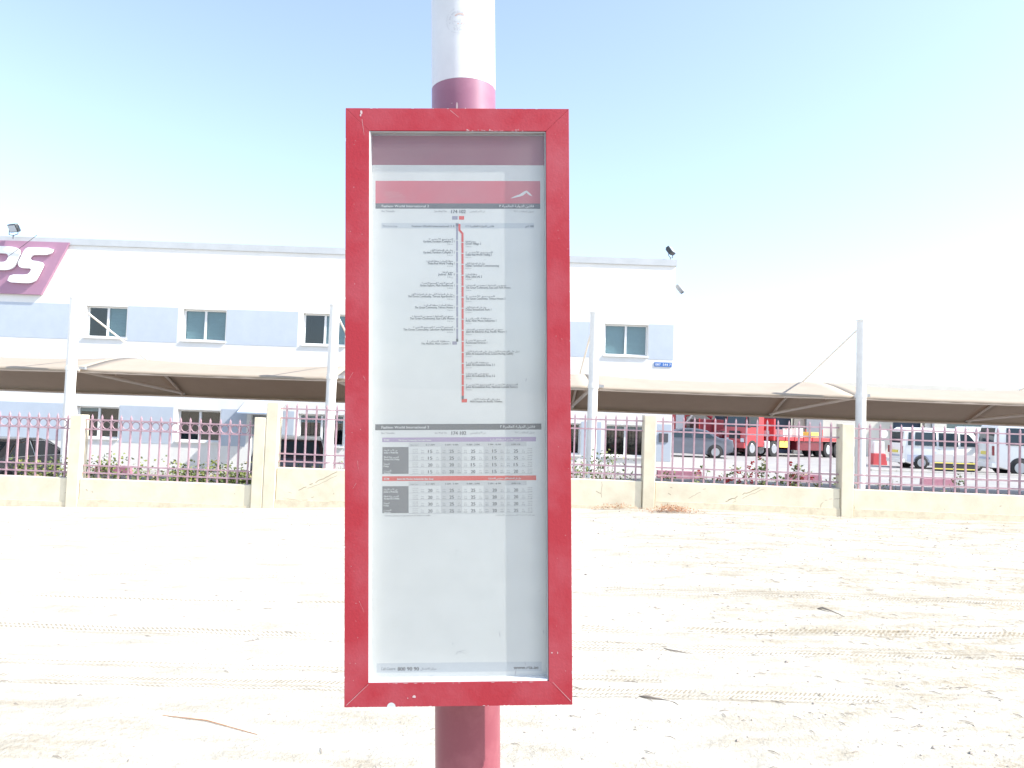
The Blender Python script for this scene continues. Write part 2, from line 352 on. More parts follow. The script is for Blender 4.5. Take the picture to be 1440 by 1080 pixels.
def bands(z0, z1, hs, margin, x0=BX0, x1=BX1-.02):
    xs_ = [x0]
    for a, b in hs: xs_ += [a-margin, b+.03]
    xs_.append(x1)
    for k in range(0, len(xs_), 2):
        if xs_[k+1]-xs_[k] > .05: L3(xs_[k], xs_[k+1], BY-.006, BY-.0005, z0, z1).build('blue_band', BLUE, bd)
bands(3.70, 4.835, UP, .16)
bands(.44, 1.62, sorted(LO+[(-8.33, -7.43)]), .14)
def window(a, b, c, d, blinds):
    f = MB(); y0, y1 = BY+.12-BY, BY+.17-BY; A, B, C_, D_ = a+6, b+6, c+.5, d+.5; w_ = .05
    f.box(A, A+w_, y0, y1, C_, D_).box(B-w_, B, y0, y1, C_, D_).box(A+w_, B-w_, y0, y1, C_, C_+w_).box(A+w_, B-w_, y0, y1, D_-w_, D_)
    fr = f.build('window_frame', ALU, bd); mid = (A+B)/2
    box(mid-.035, mid+.035, y0-.012, y1-.002, C_+w_, D_-w_).build('mullion', ALU, fr)
    box(A+w_, mid-.035, y0+.02, y0+.028, C_+w_, D_-w_).build('pane', WGL, fr)
    box(mid+.035, B-w_, y0+.01, y0+.018, C_+w_, D_-w_).build('pane', WGL, fr)
    if blinds[0]: box(A+w_, mid, y1+.02, y1+.03, D_-w_-blinds[0]*(D_-C_-2*w_), D_-w_).build('blind', BLIND, fr)
    if blinds[1]: box(mid, B-w_, y1+.02, y1+.03, D_-w_-blinds[1]*(D_-C_-2*w_), D_-w_).build('blind', BLIND, fr)
    box(A-.03, B+.03, -.045, .0, C_-.05, C_-.001).build('sill', WHITE, bd)
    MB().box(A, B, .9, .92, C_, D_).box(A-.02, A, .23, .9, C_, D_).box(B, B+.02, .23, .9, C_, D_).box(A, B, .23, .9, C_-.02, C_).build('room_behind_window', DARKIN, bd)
ub = [(1, 0), (0, 1), (1, 1), (0, 1), (1, 0), (1, 1), (1, 1)]; lb_ = [(0, 0), (.12, 0), (0, 0), (.25, .25), (0, .5), (.1, .0), (.12, .12)]
for (a, b), bl in zip(UP, ub): window(a, b, 3.79, 4.80, bl)
for (a, b), bl in zip(LO, lb_): window(a, b, .55, 1.555, bl)
DOORM = mat('grey_door', (.30, .33, .36), .5)
dr = L3(-8.33, -7.43, BY+.15, BY+.2, -.4, 1.46).build('door', DOORM, bd); box(-1.6, -1.57, .10, .14, .5, .75).build('handle', ALU, dr)
aw = MB().prism([(BY-.75-BY, 1.50+.5), (BY-BY-.002, 1.86+.5), (BY-BY-.002, 1.90+.5), (BY-.75-BY, 1.54+.5)], -8.52+6, -7.25+6, 'x').build('door_awning', mat('awning_blue', (.42, .5, .6), .6), bd)
L3(4.77, 5.06, BY-.03, BY-.001, 1.05, 1.33).build('vent_grille', mat('vent_dark', (.09, .09, .1), .6), bd)
# wall sign with white letters
SIGN = mat('sign_purple', (.41, .22, .31), .45, (.38, .20, .29), 1.5)
sg = tag(empty('wall_sign', (-17.5, BY, 5.08)), 'purple slanted wall sign with white letters P and S high on the building', 'sign')
def wl(pts): return [(x+17.5, z-5.08) for x, z in pts]
MB().prism(wl([(-21.5, 6.80), (-14.455, 6.81), (-15.27, 5.085), (-22.3, 5.085)]), -.10, -.008).build('sign_board', SIGN, sg)
def zp(pts):   # letter outlines drawn on a 5.4 unit-per-pixel grid, turned into metres on the wall
    o = []
    for x, y in pts:
        px, py = x/5.4, 300+y/5.4
        o.append((-16.767 + px*.02293 + (py-340)*.00104 + 17.5, 6.81 - (py-340)*.0230 + px*.00081 - 5.08))
    return o
LET = mat('letter_white', (.85, .85, .85), .35)
S_ = [(440,281),(412,333),(292,333),(272,340),(261,356),(264,368),(280,376),(335,384),(356,394),(362,408),(356,428),(318,505),(302,532),(272,546),(240,549),(90,540),(115,482),(235,484),(256,474),(270,452),(272,440),(262,436),(205,434),(182,424),(171,404),(174,386),(212,305),(228,285),(250,275)]
def rot_smooth(p):
    out = []
    for i in range(len(p)):
        a, b = p[i], p[(i+1) % len(p)]
        out += [(a[0]*.8+b[0]*.2, a[1]*.8+b[1]*.2), (a[0]*.2+b[0]*.8, a[1]*.2+b[1]*.8)]
    return out
def letter(outline, hole=None):
    cu = bpy.data.curves.new('letter', 'CURVE'); cu.dimensions = '2D'; cu.fill_mode = 'BOTH'; cu.extrude = .035
    for pts in ([outline] + ([hole] if hole else [])):
        s = cu.splines.new('POLY'); pp = zp(rot_smooth(pts)); s.points.add(len(pp)-1); s.use_cyclic_u = True
        for k, (x, z) in enumerate(pp): s.points[k].co = (x, z, 0, 1)
    t = bpy.data.objects.new('t', cu); COL.objects.link(t); dg = bpy.context.evaluated_depsgraph_get(); dg.update()
    me = bpy.data.meshes.new_from_object(t.evaluated_get(dg), depsgraph=dg); bpy.data.objects.remove(t)
    me.transform(Matrix.Translation((0, -.16, 0)) @ Matrix.Rotation(R(90), 4, 'X')); me.materials.clear(); me.materials.append(LET)
    o = bpy.data.objects.new('letter', me); COL.objects.link(o); o.parent = sg; return o
letter(S_)
letter([(-60,262),(120,270),(160,279),(180,298),(183,322),(158,395),(138,428),(108,445),(60,450),(-35,444),(-80,536),(-160,530)], [(8,320),(70,322),(92,330),(98,346),(88,372),(70,386),(40,388),(-18,384)])
# small blue address plate
pl = tag(empty('address_plate', (4.84, BY-.02, 3.54)), 'small blue address plate with white characters below the last upper window', 'sign')
PLB = mat('plate_blue', (.05, .16, .45), .4)
box(-.28, .28, 0, .018, -.07, .07).build('plate', PLB, pl)

# ---- text machinery (Latin and joined Arabic forms)
FORMS = {}
for cp in range(0xFE80, 0xFEFD):
    d = unicodedata.decomposition(chr(cp)).split()
    if d and d[0] in ('<isolated>', '<final>', '<initial>', '<medial>'): FORMS[(''.join(chr(int(h, 16)) for h in d[1:]), d[0][1:-1])] = chr(cp)
def arabic(s):
    s = s.replace('\u0644\u0627', '\u0644\u0627'); out = []; i = 0; prev = False
    while i < len(s):
        two = s[i:i+2]; lig = len(two) == 2 and (two, 'isolated') in FORMS and two[0] == '\u0644'
        c = two if lig else s[i]; nx = s[i+len(c):i+len(c)+1]
        if (c, 'isolated') not in FORMS: out.append(c); prev = False; i += len(c); continue
        dual = (c, 'initial') in FORMS; nj = bool(nx) and (nx, 'final') in FORMS
        f = ('medial' if prev else 'initial') if (dual and nj) else ('final' if prev and (c, 'final') in FORMS else 'isolated')
        out.append(FORMS.get((c, f), c)); prev = dual and nj; i += len(c)
    words = ''.join(out)
    return words[::-1]
TC = {}
def text_mesh(s):
    if s in TC: return TC[s]
    cu = bpy.data.curves.new('t', 'FONT'); cu.body = s; cu.resolution_u = 2; t = bpy.data.objects.new('t', cu); COL.objects.link(t)
    dg = bpy.context.evaluated_depsgraph_get(); dg.update(); me = bpy.data.meshes.new_from_object(t.evaluated_get(dg), depsgraph=dg)
    v = np.empty(len(me.vertices)*3); me.vertices.foreach_get('co', v); v = v.reshape(-1, 3); f = [tuple(p.vertices) for p in me.polygons]
    bpy.data.objects.remove(t); bpy.data.meshes.remove(me); TC[s] = (v, f); return TC[s]
def put_text(mb, s, x0, x1, zb, size, y, bold=0.):
    v, f = text_mesh(s)
    if not len(v): return
    a, b = v[:, 0].min(), v[:, 0].max(); sx = (x1-x0)/(b-a)
    for dx in ((0, bold) if bold else (0,)):
        n = len(mb.v); mb.v += [(x0+(p[0]-a)*sx+dx, y-(.00002 if dx else 0), zb+p[1]*size) for p in v]; mb.f += [tuple(n+i for i in q) for q in f]; mb.mi += [0]*len(f)
tm = MB(); put_text(tm, '087  544 7', -.25, .25, -.04, .11, -.003); tm.build('characters', LET, pl)

# floodlights and camera on the building
BLK = mat('black_metal', (.05, .055, .06), .45); LENS = mat('lamp_lens', (.5, .55, .6), .15, spec=.8); GREY = mat('grey_metal', (.28, .29, .3), .5)
def flood(loc, rz, tilt, label):
    t = tag(empty('floodlight', loc, (0, 0, rz)), label, 'floodlight')
    b = MB().box(-.18, .18, -.06, .07, -.13, .13); o = b.build('lamp_housing', BLK, t, bevel=.02); o.location = (0, 0, .30); o.rotation_euler = (tilt, 0, 0)
    g = box(-.155, .155, -.066, -.0605, -.105, .105).build('glass', LENS, o)
    for z in (-.08, -.03, .02, .07): box(-.15, .15, .07, .10, z, z+.018).build('fin', BLK, o)
    MB().tube([(-.2, 0, .3), (-.2, 0, .1), (0, 0, .06), (.2, 0, .1), (.2, 0, .3)], .013, 6).build('bracket', BLK, t); MB().tube([(0, 0, -.05), (0, 0, .08)], .022, 8).build('stem', GREY, t)
    return t
flood((5.02, BY+.1, 6.98), R(60), R(-35), 'black floodlight on the right end of the building parapet')
fl = flood((-16.1, BY-.35, 6.86), R(-20), R(30), 'grey floodlight on a thin arm above the purple sign')
MB().tube([(.75, .25, .10), (.45, .1, .30), (.15, 0, .42), (0, 0, .40)], .016, 6).build('arm', ALU, fl)
MB().tube([(.75, .25, .12), (.35, .1, -.25), (-.2, .0, -.62)], .008, 5).build('cable', BLK, fl)
cc = tag(empty('security_camera', (5.19, BY+.3, 6.15), (0, 0, R(-30))), 'grey security camera fixed to the right corner of the building', 'camera')
MB().tube([(0, 0, .08), (.10, 0, .02), (.16, 0, -.06)], .022, 8).build('bracket', GREY, cc)
o = box(-.16, .16, -.07, .07, -.07, .07).build('camera_body', GREY, cc, bevel=.02); o.location = (.2, 0, -.1); o.rotation_euler = (0, R(52), 0)
box(.16, .165, -.05, .05, -.05, .05).build('lens', BLK, o)
# low domed covers on the roof
for (x0, x1, zt, lb) in ((-17.4, -14.1, 7.56, 'long low white domed cover on the roof right of the sign floodlight'), (-11.7, -10.9, 7.60, 'small white domed cover on the roof, right of the long one')):
    n = 18; m = MB(); yy = [26.2, 26.8, 27.6, 28.3]; top = []
    for k in range(n+1):
        u = k/n; x = x0+(x1-x0)*u; hgt = (math.sin(math.pi*u)**.6)*(zt-6.36)*(.93+.07*math.sin(u*9))
        top.append([(x, yy[0], 6.36), (x, yy[1], 6.36+hgt), (x, yy[2], 6.36+hgt*.96), (x, yy[3], 6.36)])
    for k in range(n):
        for j in range(3): m.poly([top[k][j], top[k+1][j], top[k+1][j+1], top[k][j+1]])
    tag(m.build('roof_cover', WHITE, None, smooth=True), lb, 'roof cover')

# ------------------------------------------------------------------ shade canopy
FAB = mat('tan_shade_cloth', (.43, .37, .295), .9, (.40, .34, .27), 2.5, bump=.003, bscale=120)
PIPE = mat('white_pipe_paint', (.89, .85, .78), .4, (.83, .79, .72), 6); _nt = FAB.node_tree; _tl = _nt.nodes.new('ShaderNodeBsdfTranslucent'); _tl.inputs[0].default_value = (.60, .43, .34, 1); _mx = _nt.nodes.new('ShaderNodeMixShader'); _mx.inputs[0].default_value = .2
_nt.links.new(_nt.nodes['Principled BSDF'].outputs[0], _mx.inputs[1]); _nt.links.new(_tl.outputs[0], _mx.inputs[2]); _nt.links.new(_mx.outputs[0], _nt.nodes['Material Output'].inputs[0])
TANP = mat('tan_pipe_paint', (.66, .56, .48), .5); 
cn = tag(empty('shade_canopy', (0, 16, 0)), 'long tan fabric car park canopy hung from white steel poles', 'canopy')
PX = [-15.15, -9.46, -3.87, 1.74, 7.49, 13.15, 18.8]; PT = [3.87, 3.87, 3.91, 3.945, 3.98, 4.0, 4.0]
ZO = lambda x: .012*(x)/2
def prof(t):   # t 0..1 near edge to far edge: (Y, z)
    y = 16.25 + 5.3*t
    z = 2.37 - .38*t + .62*math.sin(math.pi*t**1.1)**.95
    return y, z
for x, zt in zip(PX, PT):
    g = float(yard_h(x))
    MB().tube([(x, 0, g-.1), (x, 0, zt)], .105, 20).build('pole', PIPE, cn, smooth=True)
    MB().tube([(x, 0, zt), (x, 0, zt+.025)], .115, 20).build('pole_cap', PIPE, cn, smooth=True)
    box(x-.2, x+.2, -.2, .2, g-.05, g+.02).build('base_plate', PIPE, cn)
    MB().tube([(x, .1, 2.36), (x, 5.5, 2.04)], .045, 10).build('arm', TANP, cn, smooth=True)
    pts = [(x, prof(t)[0]-16, prof(t)[1]-.05) for t in np.linspace(0, 1, 13)]
    MB().tube(pts, .032, 8).build('rib', TANP, cn, smooth=True)
    yr, zr_ = prof(.62); MB().tube([(x, .08, zt-.12), (x, yr-16, zr_+.01)], .022, 8).build('tie_rod', PIPE, cn)
    MB().tube([(x, 0, 2.33), (x, 0, 2.41)], .118, 20).build('clamp', PIPE, cn); box(x+.1, x+.24, .08, .16, 2.36, 2.42).build('fixing_plate', GREY, cn)
    MB().tube([(x, 1.8, prof(.33)[1]-.05), (x, 1.8, 2.27)], .02, 6).build('strut', TANP, cn)
    box(x-.07, x+.07, 5.45, 5.62, 1.99, 2.07).build('end_bracket', ALU, cn)
for k in range(len(PX)-1):
    xa, xb = PX[k], PX[k+1]; nx, nt = 20, 20; m = MB(); P = []
    for j in range(nt+1):
        row = []
        for i in range(nx+1):
            u = i/nx; t = j/nt; y, z = prof(t); s = 4*u*(1-u)
            z -= s*(.085*math.sin(math.pi*t)+.012); y += s*(.10*(1-t)**3-.05*t**3)
            z += .006*math.sin(7*u*6.28+k)*math.sin(math.pi*t)*(1-s*.5)
            row.append((xa+(xb-xa)*u, y-16, z+.004*random.random()))
        P.append(row)
    for j in range(nt):
        for i in range(nx): m.poly([P[j][i], P[j][i+1], P[j+1][i+1], P[j+1][i]])
    for (jj, dz) in ((0, -.055), (nt, -.04)):     # folded hems
        for i in range(nx):
            a, b = P[jj][i], P[jj][i+1]; m.poly([a, b, (b[0], b[1]+(.012 if jj == 0 else -.012), b[2]+dz), (a[0], a[1]+(.012 if jj == 0 else -.012), a[2]+dz)])
    o = m.build('fabric_panel', FAB, cn, smooth=True)
    bmm = bmesh.new(); bmm.from_mesh(o.data); bmesh.ops.remove_doubles(bmm, verts=bmm.verts, dist=.0015); bmesh.ops.recalc_face_normals(bmm, faces=bmm.faces); bmm.to_mesh(o.data); bmm.free()
    so = o.modifiers.new('thick', 'SOLIDIFY'); so.thickness = .006; so.offset = -1
    for jj, r_ in ((0, .03), (nt, .03)):
        MB().tube([(p[0], p[1]+(.04 if jj == 0 else -.04), p[2]-.045) for p in P[jj][::2]], r_, 8).build('edge_pipe', TANP, cn, smooth=True)

# ------------------------------------------------------------------ warehouse behind the yard
WC = mat('warehouse_cream', (.62, .59, .52), .8, (.56, .53, .46), .8, bump=.004, bscale=40)
NAVY = mat('navy_shutter', (.035, .05, .085), .6, (.05, .08, .13), 1.5)
GCOL = mat('grey_column', (.30, .32, .35), .7)
GGL = mat('greenish_glazing', (.12, .17, .16), .25, (.16, .21, .2), 3)
wh = tag(empty('warehouse', (20, 48, 0)), 'low cream warehouse with dark loading doors across the yard', 'warehouse')
def wb(name, x0, x1, y0, y1, z0, z1, m): return box(x0-20, x1-20, y0, y1, z0, z1).build(name, m, wh)
doors = [(13.1, 18.2), (24.55, 26.6), (28.0, 31.0), (34, 38)]
xx = [5.0]
for a, b in doors: xx += [a, b]
xx.append(48)
for k in range(0, len(xx), 2): wb('wall', xx[k], xx[k+1], 0, .3, 0, 3.55, WC)
wb('wall', 5, 48, 0, .3, 3.552, 4.75, WC); wb('wall', 5, 5.3, .302, 14, 0, 4.75, WC); wb('wall', 47.7, 48, .302, 14, 0, 4.75, WC); wb('roof', 5.3, 47.7, .31, 14, 4.6, 4.7, CAP)
for k, (a, b) in enumerate(doors):
    d = wb('loading_door', a, b, .5, .6, 0, 3.55, GGL if k == 2 else NAVY)
    for z in np.arange(.35, 3.5, .4): box(a-20, b-20, .47, .5, z, z+.03).build('slat_rib', GCOL if k == 2 else NAVY, d)
    for s in (-1, 1): pass
wb('column', 18.9, 19.95, -.25, -.002, 0, 3.9, GCOL); wb('column', 9.9, 10.4, -3.2, -2.8, 0, 4.0, GCOL); wb('column', 27.0, 27.15, -.12, -.002, 0, 3.9, GCOL)
wb('canopy_slab', 9, 19.95, -3.4, -.26, 3.9, 4.1, WC)
aw2 = MB().prism([(-1.2, 2.65), (-.002, 3.3), (-.002, 3.36), (-1.2, 2.71)], 24.55-20, 26.6-20, 'x').build('awning', mat('blue_awning', (.10, .17, .40), .6), wh)

# ------------------------------------------------------------------ vehicles
TYRE = mat('tyre_rubber', (.03, .03, .03), .85); RIM = mat('alloy_rim', (.45, .46, .48), .35, metal=.7)
CGL = mat('car_glass', (.03, .045, .055), .1, spec=.35); CHR = mat('chrome_trim', (.7, .7, .72), .15, metal=1.)
LRED = mat('tail_light_red', (.25, .03, .035), .3); LCLR = mat('head_light_clear', (.65, .67, .7), .1); DKP = mat('dark_plastic', (.03, .03, .035), .7)
PLY = mat('yellow_plate', (.75, .62, .12), .5); PLW = mat('white_plate', (.75, .75, .72), .5)
def vehicle(name, label, cat, loc, yaw, paint, prof_, width, belt, roof, wheels, wr, sidewin, frontwin=None, rearwin=None, taper=.16, chrome=False, sill=None, wtrack=None, plate=None):
    """prof_ : side outline (x forward, z), counter clockwise; sidewin: list of outlines"""
    t = tag(empty(name, loc, (0, 0, yaw)), label, cat)
    hw = width/2
    def half(z): return hw*(1-taper*max(0, (z-belt))/(roof-belt)) if z > belt else hw*(1-.04*max(0, (.45-z)))
    cx = sum(p[0] for p in prof_)/len(prof_); cz = sum(p[1] for p in prof_)/len(prof_)
    m = MB(); n = len(prof_)
    lay = [(-1, .955), (-.965, .99), (-.87, 1.), (.87, 1.), (.965, .99), (1, .955)]
    for s, k in lay:
        for x, z in prof_:
            xx_, zz_ = cx+(x-cx)*k, cz+(z-cz)*k if z > cz else z+(1-k)*.2; m.v.append((xx_, s*half(z), zz_))
    for j in range(len(lay)-1):
        for i in range(n): m.f.append((j*n+i, j*n+(i+1) % n, (j+1)*n+(i+1) % n, (j+1)*n+i)); m.mi.append(0)
    m.f.append(tuple(range(n-1, -1, -1))); m.f.append(tuple(range((len(lay)-1)*n, len(lay)*n))); m.mi += [0, 0]
    m.build('body', paint, t, smooth=True, bevel=.012)
    for x in wheels:
        for s in (-1, 1):
            w0 = s*(hw-.01); arch = MB()
            pts = [(x+(wr*1.2)*math.cos(a), wr+(wr*1.2)*math.sin(a)) for a in np.linspace(-.35, math.pi+.35, 15)]
            arch.prism(pts, w0-s*.02, w0+s*.022).build('wheel_arch', DKP, t)
            wh_ = empty('wheel', (x, s*(hw-.07), wr)); wh_.parent = t
            MB().tube([(0, -.1, 0), (0, -.085, 0), (0, .085, 0), (0, .1, 0)], [wr*.93, wr, wr, wr*.93], 24).build('tyre', TYRE, wh_, smooth=True)
            rm = MB().tube([(0, s*.085, 0), (0, s*.108, 0)], [wr*.66, wr*.62], 20)
            rm.build('rim', RIM, wh_, smooth=True)
    for wdw in sidewin:
        for s in (-1, 1):
            pts = [(x, s*(half(z)+.006), z) for x, z in wdw]; pin = [(x, s*(half(z)-.03), z) for x, z in wdw]
            g = MB(); k = len(pts); g.v = pts+pin; g.f = [tuple(range(k)), tuple(range(2*k-1, k-1, -1))]+[(i, (i+1) % k, k+(i+1) % k, k+i) for i in range(k)]; g.mi = [0]*len(g.f)
            o = g.build('side_window', CGL, t)
            if chrome: MB().tube([(a, b_+s*.004, c) for a, b_, c in pts]+[(pts[0][0], pts[0][1]+s*.004, pts[0][2])], .012, 5).build('window_trim', CHR, o)
    for nm, ww in (('windscreen', frontwin), ('rear_window', rearwin)):
        if ww:
            (xa, za), (xb, zb_) = ww; dx, dz = xb-xa, zb_-za; l = math.hypot(dx, dz); nx_, nz_ = (dz/l, -dx/l)
            if (nx_ < 0) == (nm == 'windscreen'): nx_, nz_ = -nx_, -nz_
            ya, yb_ = half(za)*.86, half(zb_)*.84; e = .008
            P_ = [(xa, -ya, za), (xa, ya, za), (xb, yb_, zb_), (xb, -yb_, zb_)]
            g = MB(); g.v = [(x+nx_*e, y, z+nz_*e) for x, y, z in P_]+[(x-nx_*.03, y, z-nz_*.03) for x, y, z in P_]
            g.f = [(0, 1, 2, 3), (7, 6, 5, 4)]+[(i, (i+1) % 4, 4+(i+1) % 4, 4+i) for i in range(4)]; g.mi = [0]*6; g.build(nm, CGL, t)
    xmax = max(p[0] for p in prof_); xmin = min(p[0] for p in prof_)
    return t, xmin, xmax, hw
SILV = mat('silver_car_paint', (.12, .13, .16), .3, metal=.35, coat=.6); DKG = mat('dark_grey_paint', (.13, .13, .135), .3, coat=.6)
WPT = mat('white_van_paint', (.86, .85, .81), .35, coat=.4); MAR = mat('maroon_car_paint', (.16, .02, .03), .35, coat=.4); BLKP = mat('black_suv_paint', (.03, .02, .025), .3, coat=.6); REDP = mat('red_truck_paint', (.55, .05, .06), .4, (.45, .06, .06), 3, coat=.2)
sedan_p = [(-2.2, .35), (-2.25, .62), (-2.2, .92), (-1.95, .99), (-1.55, 1.02), (-.95, 1.38), (-.4, 1.46), (.2, 1.45), (.6, 1.36), (1.25, .98), (1.9, .87), (2.2, .72), (2.27, .5), (2.2, .28), (1.8, .2), (-1.8, .2)]
sed_w = [[(-1.35, 1.0), (-.9, 1.31), (-.3, 1.385), (-.28, 1.0)], [(-.2, 1.0), (-.2, 1.39), (.25, 1.375), (.55, 1.28), (1.0, .98)]]
def sedan(name, label, loc, yaw, paint, chrome=False):
    t, a, b, hw = vehicle(name, label, 'car', loc, yaw, paint, sedan_p, 1.8, .98, 1.46, (-1.35, 1.38), .32, sed_w, ((1.2, .99), (.62, 1.345)), ((-1.5, 1.04), (-.98, 1.36)), .2, chrome)
    for s in (-1, 1):
        box(-2.262, -2.02, s*.62-.2, s*.62+.2, .74, .92).build('tail_light', LRED, t, bevel=.02)
        box(1.98, 2.25, s*.66-.16, s*.66+.16, .62, .76).build('headlight', LCLR, t, bevel=.02)
        box(.9, 1.05, s*.92-.09, s*.92+.09, .98, 1.1).build('mirror', paint, t, bevel=.02)
    box(-2.275, -2.255, -.26, .26, .58, .70).build('number_plate', PLW, t); box(-2.29, -2.1, -.86, .86, .3, .45).build('bumper', DKP, t, bevel=.03); box(2.12, 2.30, -.84, .84, .28, .42).build('bumper', DKP, t, bevel=.03)
    return t
sedan('sedan', 'dark grey sedan with chrome window trim behind the ringed railing at the left edge', (-13.15, 19.65, -.76), R(90), DKG, True)
sedan('sedan', 'silver sedan with its tail to the right, half hidden behind the building corner', (8.9, 37.9, .03), R(172), SILV)
sedan('sedan', 'dark maroon sedan parked between the silver car and the red truck', (12.9, 43.6, .03), R(188), MAR)
# black estate car behind the plain railing
suv_p = [(-2.2, .35), (-2.28, .8), (-2.2, 1.08), (-1.95, 1.5), (-1.5, 1.58), (.3, 1.56), (1.05, 1.10), (1.9, .98), (2.2, .8), (2.25, .4), (1.8, .22), (-1.8, .22)]
t, *_ = vehicle('estate_car', 'black estate car behind the plain railing, right of the double pier', 'car', (-6.0, 20.6, -.60), R(105), BLKP, suv_p, 1.8, 1.08, 1.58, (-1.4, 1.4), .33, [[(-1.95, 1.1), (-1.8, 1.46), (-.75, 1.5), (-.75, 1.1)], [(-.68, 1.1), (-.68, 1.5), (.2, 1.47), (.85, 1.1)]], ((1.0, 1.12), (.36, 1.52)), ((-2.2, 1.12), (-2.0, 1.46)), .15)
for s in (-1, 1): box(2.05, 2.24, s*.68-.15, s*.68+.15, .66, .84).build('headlight', LCLR, t, bevel=.02)
# vans
van_p = [(-2.1, .35), (-2.2, .6), (-2.2, 1.15), (-2.08, 1.95), (-1.85, 2.1), (.9, 2.1), (1.25, 1.98), (1.85, 1.2), (2.2, 1.02), (2.32, .6), (2.25, .32), (1.9, .25), (-1.8, .25)]
van_w = [[(-1.95, 1.2), (-1.9, 1.85), (-1.75, 1.85), (-1.75, 1.2)], [(-1.6, 1.2), (-1.57, 1.87), (-.55, 1.87), (-.55, 1.2)], [(-.42, 1.2), (-.42, 1.87), (.52, 1.87), (.52, 1.2)], [(.64, 1.22), (.64, 1.85), (1.05, 1.83), (1.55, 1.22)]]
WG = mat('pale_blue_skirt', (.42, .46, .56), .5)
def van(label, loc, yaw, sc=1., skirt=False, plate=PLY, wins=None):
    t, *_ = vehicle('van', label, 'van', loc, yaw, WPT, van_p, 1.7, 1.15, 2.1, (-1.3, 1.4), .33, wins or van_w, ((1.8, 1.24), (1.3, 1.92)), ((-2.17, 1.3), (-2.09, 1.86)), .12)
    t.scale = (sc, sc, sc)
    for s in (-1, 1):
        box(-2.235, -2.12, s*.74-.06, s*.74+.06, .78, 1.15).build('tail_light', LRED, t, bevel=.01)
        if skirt: box(-2.0, 2.0, s*.852-.01, s*.852+.01, .36, .72).build('skirt', WG, t)
        box(1.5, 1.62, s*.93-.09, s*.93+.09, 1.2, 1.45).build('mirror', DKP, t, bevel=.02)
        box(-.5, -.38, s*.865-.012, s*.865+.012, 1.0, 1.04).build('door_handle', CHR, t)
    box(-2.25, -2.205, -.3, .3, .80, .93).build('number_plate', plate, t); box(-2.3, -2.1, -.84, .84, .3, .5).build('bumper', WPT, t, bevel=.03)
    box(-2.24, -2.21, -.45, .45, .62, .70).build('rear_stripe', WG, t)
    return t
van('white van with pale blue lower sides behind the plain railing, left of the others', (19.5, 34.0, .03), R(-3), .88, True)
van('big white van nearest the right edge', (22.3, 31.1, .0), R(-11), 1.05, wins=[[(-1.78, 1.2), (-1.75, 1.87), (-.75, 1.87), (-.75, 1.2)]]+van_w[2:])
van('white van partly hidden behind the two striped barricades', (24.6, 37.6, .05), R(0), .95)
# red tractor truck with flatbed trailer, facing the camera's left
tr = tag(empty('flatbed_truck', (14.4, 42.0, .02), (0, 0, R(205))), 'red flatbed truck with a low trailer parked before the warehouse doors', 'truck'); tr.scale = (.72, .72, .93); tr.location.x = 13.75
cab = MB().prism([(.2, .75), (.2, 2.7), (.9, 2.95), (1.75, 2.9), (1.95, 1.75), (2.05, .95), (1.95, .6), (.2, .6)], -1.15, 1.15).build('cab', REDP, tr, bevel=.05)
MB().prism([(1.99, 1.74), (1.81, 2.72), (1.75, 2.72), (1.93, 1.74)], -1.0, 1.0).build('windscreen', CGL, tr)
for s in (-1, 1): box(.75, 1.65, s*1.155-.01, s*1.155+.01, 1.75, 2.6).build('side_window', CGL, tr); box(1.85, 2.09, s*.85-.18, s*.85+.18, .85, 1.08).build('headlight', LCLR, tr, bevel=.02); box(1.75, 1.95, s*1.3-.1, s*1.3+.1, 1.7, 2.4).build('mirror', DKP, tr, bevel=.02)
box(1.95, 2.12, -1.1, 1.1, .5, .82).build('bumper', REDP, tr, bevel=.03); box(2.05, 2.08, -.6, .6, 1.05, 1.5).build('grille', DKP, tr)
box(.1, .3, -1.1, 1.1, 2.95, 3.3).build('roof_visor', REDP, tr)
box(-8.5, .15, -.5, .5, .75, .98).build('chassis', DKP, tr)
box(-8.8, -1.1, -1.25, 1.25, 1.02, 1.22).build('trailer_deck', REDP, tr)
for i, x in enumerate(np.arange(-8.6, -1.2, .95)):
    for s in (-1, 1): box(x, x+.06, s*1.27-.02, s*1.27+.02, .98, 1.75 if i in (0, 2, 7) else 1.26).build('stake', REDP, tr)
box(-.9, -.75, -1.2, 1.2, 1.0, 2.3).build('headboard', REDP, tr); box(-6.0, -3.2, -1.15, 1.15, .45, 1.018).build('side_skirt', MAR, tr)
for k, (x, l) in enumerate(((-.6, .35), (-2.2, .9), (-3.6, .7), (-5.2, .8))):
    b_ = box(x-l, x, -.8, .7, 1.222, 1.222+.35+.1*(k % 3)).build('cargo_box', [PLW, PLW, PIPE, PLY][k], tr, bevel=.02)
for s in (-1, 1):
    box(-.35, .15, s*1.0-.22, s*1.0+.22, .55, .95).build('fuel_tank', ALU, tr, bevel=.05); box(-2.35, -1.35, s*1.18-.02, s*1.18+.02, .6, 1.0).build('striped_board', PLY, tr)
    for x in (1.35, -.85, -6.6, -7.7):
        wh_ = empty('wheel', (x, s*1.0, .5)); wh_.parent = tr
        MB().tube([(0, -.16, 0), (0, -.14, 0), (0, .14, 0), (0, .16, 0)], [.46, .5, .5, .46], 24).build('tyre', TYRE, wh_, smooth=True); MB().tube([(0, s*.14, 0), (0, s*.17, 0)], [.3, .26], 18).build('rim', RIM, wh_, smooth=True)
